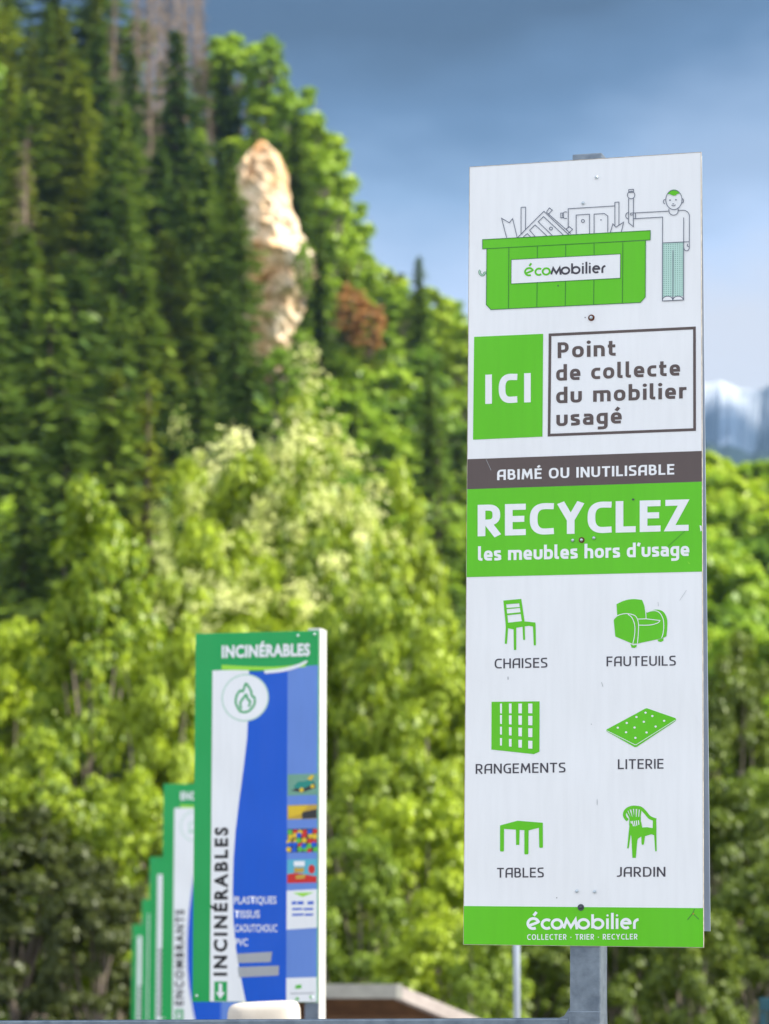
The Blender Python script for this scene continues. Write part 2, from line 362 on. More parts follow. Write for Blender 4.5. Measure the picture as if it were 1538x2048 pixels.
    if ch == 'n': W = .57; return W, [([(h, 0), (h, xt), (W * .5, xt)] + arc(W * .5, .40, W * .5 - h, xt - .40, 90, 0, 8, SQ) + [(W - h, 0)], 0), ([(h, 0), (h, x)], 0)]
    if ch == 'h': W = .57; return W, [([(h, asc), (h, 0)], 0), ([(h, xt), (W * .5, xt)] + arc(W * .5, .40, W * .5 - h, xt - .40, 90, 0, 8, SQ) + [(W - h, 0)], 0)]
    if ch == 'm':
        W = .90; mid = W / 2
        return W, [([(h, 0), (h, x)], 0), ([(h, xt), (mid * .6, xt)] + arc(mid * .6, .42, mid * .4, xt - .42, 90, 0, 8, SQ) + [(mid, 0)], 0),
                   ([(mid * .6, xt), (W - mid * .45, xt)] + arc(W - mid * .45, .42, mid * .45 - h, xt - .42, 90, 0, 8, SQ) + [(W - h, 0)], 0)]
    if ch == 'r': W = .38; return W, [([(h, 0), (h, .40)] + arc(h + .22, .40, .22, xt - .40, 180, 90, 8, SQ) + [(W, xt)], 0), ([(h, 0), (h, x)], 0)]
    if ch == 's':
        W = .46; T2 = xt
        return W, [(spline([(W - .03, T2), (W * .5, T2 + .002), (W * .2, T2 - .02), (h * 1.05, .525), (W * .22, .41), (W * .5, .36), (W * .8, .295), (W - h * 1.05, .185), (W * .8, h + .02), (W * .45, h - .002), (.02, h)]), 0)]
    if ch == 't': W = .40; return W, [([(.05 + h, .95), (.05 + h, .22)] + arc(.05 + h + .2, .22, .2, .22 - h, 180, 270, 6, SQ) + [(W, h)], 0), ([(0, xt), (W * .95, xt)], 0)]
    if ch == 'l': W = s + .10; return W, [([(h, asc), (h, .16)] + arc(h + .14, .16, .14, .16 - h, 180, 270, 5, SQ) + [(W, h)], 0)]
    if ch == 'i': W = s; return W, [([(h, 0), (h, x)], 0), ('dot', (h, .93, s * .60))]
    if ch == "'": W = s * 1.0; return W, [([(h * .6, .78), (h * 1.5, 1.02)], 0)]
    if ch == '·': W = s * 1.2; return W, [('dot', (W / 2, .42, s * .65))]
    raise KeyError(ch)
def letters(txt, p0, p1, cap, s, gap=.16, italic=0, up=None, gapx=None):
    """polygons (in sheet pixels) of a line of lettering from p0 (left, baseline) to p1 (right, baseline)"""
    x = 0; items = []
    for i, ch in enumerate(txt):
        W, st = glyph(ch, s); items.append((x, st)); x += W + gap
    tot = x - gap; p0 = np.array(p0, float); p1 = np.array(p1, float); ex = (p1 - p0) / tot
    upv = np.array(up if up is not None else (0., -1.)) * cap; sx = np.linalg.norm(ex) / cap; out = []
    for x0, st in items:
        for pts, cl in st:
            if isinstance(pts, str):
                cx, cy, r = cl; polys = [arc(cx + x0, cy, r / sx if sx < 1 else r, r, 0, 330, 11)]
            else: polys = ribbon([(px * 1.0 + x0, py) for px, py in pts], s / 2, bool(cl))
            for q in polys: out.append([p0 + ex * a[0] + upv * a[1] for a in q])
    return out
def flat_print(name, polys, mat, lift, parent, label=None):
    # union of overlapping outlines (metres): triangles in, one flat sheet without overlaps out
    vs, fs = [], []
    def tri(a, b, c):
        ar = (b[0] - a[0]) * (c[1] - a[1]) - (c[0] - a[0]) * (b[1] - a[1])
        if abs(ar) < 1e-10: return
        k = len(vs); vs.extend(Vector((p[0] * 1000, p[1] * 1000)) for p in ((a, b, c) if ar > 0 else (a, c, b))); fs.append([k, k + 1, k + 2])
    for pl in polys:
        if len(pl) < 5:
            for i in range(1, len(pl) - 1): tri(pl[0], pl[i], pl[i + 1])
        else:
            for t in geometry.tessellate_polygon([[Vector((p[0] * 1000, p[1] * 1000, 0)) for p in pl]]): tri(*[pl[i] for i in t])
    total = sum(abs((vs[b] - vs[a]).cross(vs[c] - vs[a])) / 2 for a, b, c in fs); jit = random.Random(1)
    for attempt in range(8):       # a union can never be larger than its pieces: nudge and retry if it is
        V, E_, F, ov, oe, of = geometry.delaunay_2d_cdt(vs, [], fs, 0, 1e-5)
        F = [f for f, o in zip(F, of) if o]
        got = sum(abs(sum(V[f[i]].cross(V[f[(i + 1) % len(f)]]) for i in range(len(f)))) / 2 for f in F)
        if .3 * total < got < 1.002 * total: break
        vs = [v + Vector((jit.uniform(-.004, .004), jit.uniform(-.004, .004))) for v in vs]
    used = sorted({i for f in F for i in f}); mp = {i: j for j, i in enumerate(used)}
    me = mesh_py(name, [(V[i].x / 1000, -lift, V[i].y / 1000) for i in used], [tuple(mp[i] for i in f) for f in F])
    if me.polygons and me.polygons[0].normal.y > 0: me.flip_normals()
    return link(name, me, M[mat], parent, label)
class Sheet:
    """a flat panel: sheet pixels -> metres on its face (local x right, z up, front is -y)"""
    def __init__(s, root, loc, Rm):
        s.root, s.loc, s.R = root, np.array(loc), np.array(Rm)
    def uv(s, p):
        r = ray(*p); o = np.array([0, 0, EYE]); n = s.R @ np.array([0, 1., 0])
        t = (n @ (s.loc - o)) / (n @ r); q = s.R.T @ (o + r * t - s.loc); return q[0], q[2]
    def polys(s, name, polys, mat, lift, parent=None, label=None, y0=0):
        return flat_print(name, [[s.uv(p) for p in pl] for pl in polys], mat, lift, parent or s.root, label)
def C(ox, oy, k):
    return lambda pts: [(ox + x / k, oy + y / k) for x, y in pts]
def holes(outer_strokes): return outer_strokes
# ------------------------------------------------------------------ main sign
Rz = Matrix.Rotation(R(-16.75), 4, 'Z') @ Matrix.Rotation(R(.70), 4, 'Y')
PW, PH = .608, 2.0
P0 = np.array([.5013, 7.5091, .9982 + EYE])
sign = empty('information_sign', P0, Rz.to_euler(), 'tall white and green sign for used furniture with six green pictograms, on a steel post', 'sign')
sh = Sheet(sign, P0, np.array(Rz.to_3x3()))
panel = MB().box((0, .002, 0), (PW, .0035, PH), bev=.0004).build('front_panel', M['white'], sign)
eb = MB()
for sx in (-1, 1): eb.box((sx * (PW / 2 + .0006), .002, 0), (.0011, .0045, PH + .002))
for sz in (-1, 1): eb.box((0, .002, sz * (PH / 2 + .0006)), (PW, .0045, .0011))
eb.build('panel_edge', M['edge'], panel)
def q(px): return px
c1, c2, c3, c4 = C(920, 290, 2.9577), C(920, 640, 2.9577), C(920, 1140, 2.9577), C(920, 1540, 2.9577)
L1, L2, L3, L4 = .0005, .0010, .0015, .0020
hw = PW / 2
def band(name, y0, y1, mat, lift):  # full-width band between two sheet rows given at the left and right edge
    vl0 = sh.uv((929, y0[0]))[1]; vr0 = sh.uv((1404, y0[1]))[1]; vl1 = sh.uv((929, y1[0]))[1]; vr1 = sh.uv((1404, y1[1]))[1]
    v0 = (vl0 + vr0) / 2; v1 = (vl1 + vr1) / 2
    me = mesh_py(name, [(-hw, -lift, v1), (hw, -lift, v1), (hw, -lift, v0), (-hw, -lift, v0)], [(0, 1, 2, 3)])
    return link(name, me, M[mat], panel)
band('brown_band', (918.5, 902), (978, 964), 'brown', L1)
band('green_band', (978.2, 964), (1154, 1143.5), 'green', L1)
vb = sh.uv((927, 1812))[1]
link('green_band', mesh_py('green_band', [(-hw, -L1, -PH / 2), (hw, -L1, -PH / 2), (hw, -L1, vb), (-hw, -L1, vb)], [(0, 1, 2, 3)]), M['green'], panel)
sh.polys('green_square', [c2([(84, 100), (492, 82), (488, 690), (77, 708)])], 'green', L1, panel)
sh.polys('text_frame', ribbon(c2([(533, 88), (1387, 47), (1388, 648), (527, 681)]), 16 / 2.9577 / 2, True), 'brown', L1, panel)
def text(name, txt, a, b, cap, s, mat, cc, lift, gap=.16):
    (p0, p1) = cc([a, b]); pl = letters(txt, p0, p1, cap / 2.9577, s, gap)
    return sh.polys(name, pl, mat, lift, panel)
text('lettering', 'ICI', (150, 497), (419, 487), 173, .215, 'white', c2, L2, .22)
for t, a, b in (('Point', (578, 226), (921, 211)), ('de collecte', (569, 360), (1302, 328)), ('du mobilier', (569, 493), (1340, 463)), ('usagé', (570, 629), (957, 611))):
    text('lettering', t, a, b, 93, .185, 'brown', c2, L1, .16)
text('lettering', 'ABIMÉ OU INUTILISABLE', (220, 948), (1268, 914), 62, .175, 'white', c2, L2, .13)
text('lettering', 'RECYCLEZ', (105, 1280), (1353, 1247), 186, .192, 'white', c2, L2, .10)
text('lettering', "les meubles hors d'usage", (107, 1425), (1357, 1396), 83, .19, 'white', c2, L2, .09)
for t, a, b in (('CHAISES', (205, 583), (517, 577)), ('FAUTEUILS', (867, 570), (1277, 565)), ('RANGEMENTS', (93, 1206), (624, 1197)), ('LITERIE', (934, 1178), (1204, 1175))):
    text('lettering', t, a, b, 58, .132, 'ink', c3, L1, .14)
for t, a, b in (('TABLES', (219, 637), (496, 635)), ('JARDIN', (930, 632), (1215, 631))):
    text('lettering', t, a, b, 58, .132, 'ink', c4, L1, .14)
text('lettering', 'COLLECTER · TRIER · RECYCLER', (398, 1005), (1050, 1002), 33, .15, 'white', c4, L2, .20)
def logo(cc, x0, y0, x1, y1, xh, mats, lift, s):
    """rounded word mark; xh is the x-height in crop pixels"""
    k = (x1 - x0) / 665.0; tilt = (y1 - y0) / (x1 - x0); sw = s * k
    def P(pts): return cc([(x0 + a * k, y0 + a * k * tilt - b * k * 1.0) for a, b in pts])
    def st(pts, cl=False): return ribbon(P(pts), sw * k0 / 2, cl)
    k0 = 1 / 2.9577
    X = 66.0
    def ring(cx, rx=31): return st(arc(cx, X / 2, rx, X / 2 - 6, 0, 348, 30), True)
    first = st([(12, 24), (64, 44)] + arc(38, 37, 34, 31, 22, 296, 24)) + st([(40, 86), (58, 108)])
    first += st(arc(122, X / 2, 30, 27, 50, 310, 20)) + ring(184, 30) + st([(212, 33), (224, 24), (232, 26)])
    second = st([(226, 6), (244, 58), (270, 14), (298, 58), (308, 0)])
    second += ring(348, 32) + st([(404, 92), (404, 6)]) + ring(437, 31)
    second += st([(496, 0), (496, X)]) + st([(526, 0), (526, 100)]) + st([(555, 0), (555, X)])
    second += st([(583, 36), (636, 36)] + arc(610, X / 2, 27, 27, 8, 310, 24)) + st([(662, 0), (662, 34)] + arc(690, 34, 28, 24, 180, 95, 8))
    dots = [arc(496, 84, 7, 7, 0, 330, 11), arc(555, 84, 7, 7, 0, 330, 11)]
    second += [P(d) for d in dots]
    sh.polys('lettering', first, mats[0], lift, panel)
    sh.polys('lettering', second, mats[1], lift + .0002, panel)
logo(c1, 383, 777, 845, 757, 52, ('green', 'ink'), L3, 16)
logo(c4, 398, 944, 1035, 940, 62, ('white', 'white'), L2, 17)
# --- drawing of the bin, the broken furniture and the man
draw = []
lw = 1.35
def ln(pts, cl=False, cc=c1, wd=lw): draw.extend(ribbon(cc(pts), wd / 2, cl))
sh.polys('bin_drawing', [c1([(134, 560), (1127, 506), (1126, 562), (134, 615)]), c1([(159, 612), (1099, 566), (1097, 900), (1068, 932), (183, 974), (156, 946)])], 'green', L1, panel)
sh.polys('bin_label', [c1([(304, 679), (950, 645), (949, 788), (303, 822)])], 'white', L2, panel)
seam = []
def sl_(pts, cl=False): seam.extend(ribbon(c1(pts), 1.1 / 2, cl))
sl_([(134, 560), (1127, 506), (1126, 562), (134, 615)], True)
sl_([(159, 613), (156, 946), (183, 974), (1068, 932), (1097, 900), (1099, 566)])
for x, a, b in ((290, 608, 968), (458, 600, 961), (626, 591, 954), (794, 583, 945), (964, 574, 936)):
    if x in (458, 626, 794): sl_([(x, a), (x, 678 - (x - 304) * .0526)]); sl_([(x - 1, 814 - (x - 458) * .055), (x - 3, b)])
    else: sl_([(x, a), (x - 3, b)])
sl_([(304, 679), (950, 645), (949, 788), (303, 822)], True)
sh.polys('bin_outline', seam, 'seam', L3, panel)
hook = spline([(158, 757), (146, 757), (140, 768), (129, 770), (118, 760), (116, 748), (121, 742)], 5)
sh.polys('hook_drawing', ribbon(c1(hook), 4.6 / 2), 'seam', L1, panel)
sh.polys('hook_drawing', ribbon(c1(hook), 2.4 / 2), 'softgreen', L2, panel)
for pts, cl in (([(277, 550), (247, 434), (293, 461), (312, 436), (339, 547)], 0), ([(362, 527), (362, 370), (389, 368), (388, 500)], 0),
    ([(343, 547), (497, 393), (643, 531)], 0), ([(345, 545), (385, 506)], 0), ([(513, 396), (530, 373), (547, 386), (526, 408)], 0), ([(512, 398), (656, 525)], 0),
    ([(630, 497), (648, 484), (667, 500), (641, 524)], 0), ([(628, 498), (652, 522)], 0), ([(548, 537), (463, 455), (495, 424), (612, 533)], 0), ([(446, 543), (413, 505), (445, 473), (515, 539)], 0),
    ([(375, 545), (399, 525), (418, 544)], 0), ([(641, 487), (641, 378), (917, 361)], 0), ([(688, 530), (688, 415), (767, 410), (767, 524)], 0),
    ([(794, 522), (794, 410), (855, 406), (875, 421), (875, 517)], 0), ([(597, 404), (612, 403), (612, 431), (597, 431)], 1),
    ([(917, 480), (917, 340), (941, 338), (941, 474)], 0), ([(890, 518), (905, 467), (923, 487), (969, 457), (955, 514)], 0),
    ([(999, 265), (1027, 263), (1027, 280), (999, 281)], 1), ([(998, 317), (998, 461), (1026, 484), (1027, 315)], 0),
    ([(1028, 403), (1234, 392)], 0), ([(1027, 437), (1199, 427), (1198, 923), (1323, 917), (1324, 430)], 0), ([(1039, 402), (1040, 436)], 0),
    ([(1198, 580), (1358, 573)], 0), ([(1261, 622), (1260, 920)], 0)):
    ln(pts, bool(cl))
ln(arc(625, 416, 17, 20, 60, 300, 14)); ln(arc(539, 495, 9, 9, 0, 340, 14), True); ln(arc(728, 450, 9, 9, 0, 340, 14), True)
ln(arc(1013, 297, 22, 22, 0, 345, 20), True); ln(arc(998, 419, 17, 19, 90, 270, 10)); ln([(1027, 402), (1012, 404), (1008, 410), (1013, 416), (1026, 413)])
ln(arc(1266, 325, 48, 58, 0, 350, 30), True); ln(arc(1214, 336, 10, 13, 90, 270, 10)); ln(arc(1314, 331, 9, 13, -90, 90, 10))
ln([(1236, 378)] + arc(1264, 392, 27, 24, 180, 0, 12)[::-1][:0] + [(1237, 392)] + [(1264 - 27 * math.cos(R(a)), 392 + 24 * math.sin(R(a))) for a in range(0, 181, 15)] + [(1291, 378)])
ln([(1291, 388), (1322, 387)] + [(1322 + 36 * math.sin(R(a)), 423 - 36 * math.cos(R(a))) for a in range(10, 91, 10)] + [(1357, 600)] + [(1341 + 17 * math.cos(R(a)), 606 + 21 * math.sin(R(a))) for a in range(0, 181, 15)])
ln([(1347, 586), (1345, 598), (1356, 604)]); ln([(1257, 348), (1262, 350), (1267, 347)]); ln([(1252, 357), (1264, 361), (1276, 355)])
for cx, cy in ((1243, 327), (1278, 325)): draw.extend([c1(d) for d in disc(cx, cy, 4.5)])
draw.extend([c1(d) for d in disc(835, 444, 4)])
pants = c1([(1199, 581), (1323, 574), (1322, 893), (1198, 900)])
sh.polys('trouser_drawing', [pants], 'mint', L1, panel)
dots = []
for i in range(9):
    for j in range(26):
        dots.append(c1(disc(1207 + i * 13.4, 590 + j * 12.1 - i * .6, 2.9, n=6)[0]))
sh.polys('trouser_dots', dots, 'mintdot', L2, panel)
for x in (1229, 1291):
    sh.polys('shoe_drawing', [c1([(x - 30, 921)] + arc(x, 915, 30, 20, 180, 360, 10) + [(x + 30, 919)])], 'white', L3, panel)
    ln(arc(x, 917, 30, 22, 180, 360, 12))
sh.polys('line_drawing', draw, 'line', L4, panel, 'thin grey line drawing of broken furniture and a standing man')
hair = [(1219, 305)] + arc(1266, 312, 48, 46, 170, 10, 14)[:0] + [(1266 + 48 * math.cos(R(a)), 322 - 58 * math.sin(R(a))) for a in range(163, 16, -12)] + [(1312, 299), (1302, 285), (1288, 288), (1276, 298), (1263, 300), (1250, 295), (1240, 290), (1230, 290), (1222, 300)]
sh.polys('hair_drawing', [c1(hair)], 'green', L3, panel)
# --- pictograms
ca = C(980, 1180, 6.991)
sh.polys('chair_pictogram', [ca(p) for p in (
    [(187, 148), (438, 125), (446, 182), (222, 200)], [(187, 148), (222, 160), (255, 470), (218, 462)], [(405, 150), (438, 125), (484, 440), (448, 452)],
    [(225, 252), (430, 237), (432, 250), (227, 267)], [(232, 330), (440, 310), (442, 332), (235, 354)],
    [(218, 462), (450, 435), (636, 455), (638, 520), (602, 512), (545, 500), (365, 528), (332, 552), (255, 535), (222, 530)],
    [(222, 500), (256, 500), (237, 752), (207, 752)], [(330, 520), (368, 520), (368, 838), (335, 838)], [(455, 500), (486, 500), (491, 697), (464, 697)], [(600, 490), (638, 470), (643, 775), (613, 775)])], 'green', L1, panel)
cb = C(1200, 1180, 8.544)
sh.polys('armchair_pictogram', [cb(p) for p in (
    spline([(283, 242), (420, 180), (570, 155), (718, 170)], 4) + spline([(722, 175), (765, 300), (785, 490)], 4) + [(700, 520), (300, 520), (290, 360)],
    spline([(235, 520), (265, 465), (340, 425), (470, 400), (580, 415), (645, 490), (668, 600), (662, 750), (642, 915)], 4) + [(560, 920), (262, 795)],
    [(640, 490), (790, 490), (1090, 520), (1085, 820), (640, 915)],
    spline([(785, 385), (880, 350), (985, 335), (1085, 375), (1145, 490), (1150, 640), (1135, 790)], 4) + [(1100, 810), (1040, 820), (785, 560)],
    [(522, 925), (570, 945), (630, 935), (622, 975), (590, 990), (540, 985)], [(980, 850), (1085, 825), (1083, 868), (1040, 888), (1000, 880)])], 'green', L1, panel)
piping = []
def pp(pts, wd=1.5): piping.extend(ribbon(cb(pts), wd / 2))
pp(spline([(245, 490), (300, 440), (400, 408), (500, 408), (600, 440), (645, 510), (660, 610), (655, 760), (642, 915)], 4))
pp(spline([(478, 415), (545, 470), (590, 580), (598, 700), (585, 820), (562, 920)], 4))
pp([(650, 497), (790, 493), (1030, 522)]); pp(spline([(1030, 522), (985, 565), (880, 595), (780, 602), (665, 600)], 4))
pp(spline([(788, 490), (785, 400), (770, 300)], 3)); pp(spline([(800, 382), (880, 358), (960, 358), (1030, 400), (1080, 500), (1092, 620), (1080, 740), (1055, 820)], 4))
sh.polys('piping_lines', piping, 'white', L2, panel)
# shelf unit
bars = [c3([(187, 780), (471, 777), (470, 1075), (437, 1089), (186, 1062)])]
sh.polys('shelf_pictogram', bars, 'green', L1, panel)
cells = []
for k, (x0, x1) in enumerate(((237, 249), (290, 306), (346, 367), (404, 429))):
    f = k / 3
    for (a0, a1), (b0, b1) in zip(((790, 848), (858, 910), (927, 973), (994, 1038)), ((790, 847), (863, 918), (936, 988), (1010, 1056))):
        y0, y1 = a0 + (b0 - a0) * f, a1 + (b1 - a1) * f
        cells.append(c3([(x0, y0), (x1, y0 + .5), (x1 - .5, y1 + 1), (x0 + .5, y1)]))
sh.polys('shelf_openings', cells, 'white', L2, panel)
sh.polys('mattress_pictogram', [c3([(866, 944), (1096, 820), (1106, 818), (1274, 876), (1279, 885), (1272, 896), (1046, 1046), (1034, 1048), (868, 955)])], 'green', L1, panel)
ml = ribbon(c3([(870, 951), (1036, 1034), (1044, 1033), (1274, 888)]), .55)
for x, y in ((1098, 844), (1044, 870), (1138, 864), (987, 905), (1088, 898), (1208, 892), (934, 933), (1033, 932), (1158, 926), (983, 960), (1104, 961), (1038, 993)):
    ml += [c3(disc(x, y, 7, 6, n=10)[0])]
sh.polys('mattress_buttons', ml, 'white', L2, panel)
sh.polys('table_pictogram', [c4(p) for p in ([(237, 328), (340, 300), (490, 312), (490, 336), (405, 357), (380, 356), (262, 348), (237, 350)],
    [(237, 335), (261, 340), (260, 478), (256, 482), (241, 482), (237, 478)], [(331, 340), (353, 340), (351, 443), (332, 443)], [(381, 345), (406, 345), (405, 495), (402, 499), (384, 499), (381, 495)], [(467, 330), (490, 325), (491, 456), (488, 460), (472, 460), (469, 456)])], 'green', L1, panel)
cg = C(1220, 1590, 12.817)
gs = []
gs += [cg(p) for p in ([(500, 560), (790, 560), (790, 700), (800, 800), (830, 832), (960, 825), (1100, 850), (1190, 850), (1190, 1010), (1130, 1030), (1060, 1005), (900, 1055), (800, 1065), (720, 1120), (700, 1170), (560, 1170), (545, 1060), (520, 960), (490, 760)],
    [(548, 1060), (702, 1160), (662, 1610), (575, 1610)], [(500, 760), (540, 980), (480, 1365), (440, 1370)], [(800, 1040), (900, 1040), (870, 1265), (840, 1280), (812, 1265)], [(1130, 1000), (1190, 990), (1197, 1440), (1160, 1445)],
    [(1100, 640), (1185, 600), (1190, 870), (1095, 870)])]
gs += ribbon(cg(arc(620, 560, 240, 240, 58, 302, 24)[:0] + [(620 - 250 * math.sin(R(a)), 500 - 190 * math.cos(R(a))) for a in range(-20, 150, 10)][::1]), 78 / 12.817 / 2)
gs += ribbon(cg(spline([(700, 315), (800, 345), (900, 440), (1000, 560), (1090, 610), (1185, 640)], 4)), 82 / 12.817 / 2)
for a, b in (((420, 400), (560, 680)), ((480, 360), (590, 690)), ((560, 330), (620, 690)), ((640, 320), (640, 690)), ((720, 330), (690, 690)), ((790, 360), (750, 690))):
    gs += ribbon(cg([a, b]), 40 / 12.817 / 2)
gs += [cg([(420, 380), (520, 300), (640, 280), (780, 330), (790, 370), (640, 350), (520, 365)]), cg([(490, 690), (800, 690), (830, 850), (520, 850)])]
sh.polys('garden_chair_pictogram', gs, 'green', L1, panel)
ws = []
for a, b in (((572, 665), (603, 800)), ((625, 665), (645, 800)), ((675, 655), (690, 785)), ((728, 650), (742, 765)), ((540, 670), (552, 730))): ws += ribbon(cg([a, b]), .95)
sh.polys('slat_gaps', ws, 'white', L2, panel)
# --- back panel, post, screws
bp = MB().box((0, 0, 0), (PW, .003, 1.976), bev=.0004).build('back_panel', M['alu'], sign, label='plain grey back panel, slightly crooked behind the front one')
bp.location = (-.0065, .092, .025); bp.rotation_euler = (0, R(-.42), 0)
post = MB().box((0, 0, 0), (.078, .080, 2.19), bev=.004).build('post', M['galvpost'], sign)
post.location = (.006, .048, -.076)
ridge = MB().box((0, 0, 0), (.004, .004, .3), bev=.001)
def bolt(px, cc, r, mat, ring=None):
    p = sh.uv(cc([px])[0]); hb = MB(); n = 10
    hb.tube([(p[0], -.0021, p[1]), (p[0], -.0045, p[1]), (p[0], -.0060, p[1])], [r, r * .95, r * .45], n)
    hb.build('screw', M[mat], sign, True)
    if ring: MB().tube([(p[0], -.0004, p[1]), (p[0], -.0026, p[1])], [r * 1.9, r * 1.7], 16).build('washer', M[ring], sign)
bolt((808, 192), c1, .0042, 'zinc'); bolt((729, 345), c1, .0042, 'zinc'); bolt((777, 1022), c1, .0045, 'zinc', 'rust')
bolt((668, 1304), c2, .0042, 'zinc'); bolt((793, 1290), c2, .0042, 'zinc'); bolt((720, 1302), c2, .0040, 'zinc', 'rust')
bolt((692, 717), c4, .0042, 'zinc'); bolt((797, 720), c4, .0042, 'zinc'); bolt((715, 813), c4, .0045, 'dkbolt', 'dkbolt')
for pl, mt in (([c2(disc(1025, 1062, 8, 6, 8)[0])], 'ink'), ([c1(disc(741, 1021, 3.5, n=8)[0])], 'ink'), ([c1(disc(581, 833, 4, 5, 8)[0])], 'ink'), (ribbon(c4([(1346, 886), (1376, 850), (1388, 822)]), .5), 'ink'),
               (ribbon(c4([(1378, 848), (1414, 884)]), .5), 'ink'), (ribbon(c2([(155, 824), (185, 890)]), .35), 'grey'), ([c4(disc(1380, 850, 6, 5, 8)[0])], 'ochre'), ([c2([(1418, 1215), (1430, 1218), (1432, 1245), (1424, 1252)])], 'white'),
               ([c3(disc(285, 640, 3, 11, 8)[0])], 'grey'), ([c4(disc(812, 190, 2, 20, 8)[0])], 'grey'), ([c2([(1345, 1425), (1360, 1442), (1356, 1444)])], 'lime'), (ribbon(c3([(1172, 190), (1174, 214)]), .4), 'grey'), (ribbon(c3([(838, 664), (846, 690)]), .5), 'grey'),
               (ribbon(c3([(1300, 180), (1340, 120)]), .3), 'grey'), ([c4(disc(573, 756, 3, n=8)[0])], 'ink'), ([c3(disc(777, 912, 3, n=8)[0])], 'grey'), (ribbon(c2([(1230, 1340), (1330, 1250)]), .4), 'seam')):
    sh.polys('scuff_mark', pl, mt, L3, panel)
# ------------------------------------------------------------------ steel railing under the sign
ry = at(1143, 2036, 7.60); rl = at(-420, 2043, 8.05)
dv = Vector(rl - ry); ln_ = dv.length; ang = math.atan2(-dv.y, -dv.x)
rail = empty('steel_railing', (ry[0], ry[1], 0), (0, 0, ang), 'grey galvanised steel rail running left from the foot of the sign post', 'railing')
zt = ry[2]
slope = (rl[2] - ry[2]) / ln_
MB().box((-ln_ / 2 - .0, 0, zt - .03 + slope * ln_ / 2), (ln_, .06, .06), Matrix.Rotation(math.atan(slope), 4, 'Y'), .004).build('top_rail', M['galv'], rail)
fp = P0 + np.array(Rz.to_3x3()) @ np.array([.006, .048, -1.3])
lp = empty('x', (0, 0, 0)); bpy.data.objects.remove(lp)
fpz = at(1172, 2021, 7.56)[2]
loc = Matrix.Rotation(-ang, 3, 'Z') @ (Vector(fp) - Vector((ry[0], ry[1], 0)))
MB().box((loc.x, loc.y, fpz / 2), (.081, .083, fpz), Matrix.Rotation(R(-16.75) - ang, 4, 'Z'), .003).build('post', M['galv'], rail)
MB().poly_prism([(-.001, -.028, zt - .002), (-.034, -.028, zt - .002), (-.014, -.028, zt + .006), (-.001, -.028, zt + .026)], (0, .05, 0)).build('weld_gusset', M['galv'], rail)
for i in range(8):
    MB().box((-.25 - i * .21, .0, (zt - .06) / 2), (.022, .022, zt - .07), bev=.002).build('baluster', M['galv'], rail)
MB().box((-ln_ / 2, 0, .12), (ln_ - .08, .04, .04), bev=.003).build('bottom_rail', M['galv'], rail)
post.location.z += 0
# ------------------------------------------------------------------ ground
def ground_z(d):
    if d < 9: return 0.
    if d < 30: t = (d - 9) / 21; return -1.75 * (t * t * (3 - 2 * t))
    return -1.75
gd = [-400, -100, -30, -5, 3, 7, 9, 11, 13, 15, 17, 19, 21, 23, 25, 27, 30, 40, 60, 90, 150, 400, 1500, 6000]
gx = [-6000, -1500, -400, -100, -30, 0, 30, 100, 400, 1500, 6000]
gv = [(x, d, ground_z(d)) for d in gd for x in gx]; nx = len(gx)
gf = [(j * nx + i, j * nx + i + 1, (j + 1) * nx + i + 1, (j + 1) * nx + i) for j in range(len(gd) - 1) for i in range(nx - 1)]
tag(link('ground', mesh_py('ground', gv, gf), M['asphalt']), kind='structure')
# ------------------------------------------------------------------ row of blue and green waste signs
def text_mesh(txt, bold=.0, space=1.):
    cu = bpy.data.curves.new('t', 'FONT'); cu.body = txt; cu.offset = bold; cu.resolution_u = 3; cu.space_character = space
    o = bpy.data.objects.new('t', cu); COL.objects.link(o); bpy.context.view_layer.update()
    me = bpy.data.meshes.new_from_object(o.evaluated_get(bpy.context.evaluated_depsgraph_get()))
    bpy.data.objects.remove(o); bpy.data.curves.remove(cu); return me
def place_text(txt, u0, u1, v0, v1, mat, lift, parent, vertical=False, bold=.012, space=1.):
    me = text_mesh(txt, bold, space); v = np.empty(len(me.vertices) * 3, np.float32); me.vertices.foreach_get('co', v); v = v.reshape(-1, 3)
    lo = v.min(0); hi = v.max(0); base = 0.0; top = .73
    a = (v[:, 0] - lo[0]) / (hi[0] - lo[0]); b = (v[:, 1] - base) / (top - base)
    if vertical: uu = u1 + (u0 - u1) * b; vv = v0 + (v1 - v0) * a
    else: uu = u0 + (u1 - u0) * a; vv = v0 + (v1 - v0) * b
    me.vertices.foreach_set('co', np.stack([uu, np.full_like(uu, -lift), vv], 1).astype(np.float32).ravel()); me.update()
    if me.polygons and me.polygons[0].normal.y > 0: me.flip_normals()
    me.materials.clear(); return link('lettering', me, M[mat], parent)
SW, SH = .541, 1.545
loc_poly = flat_print
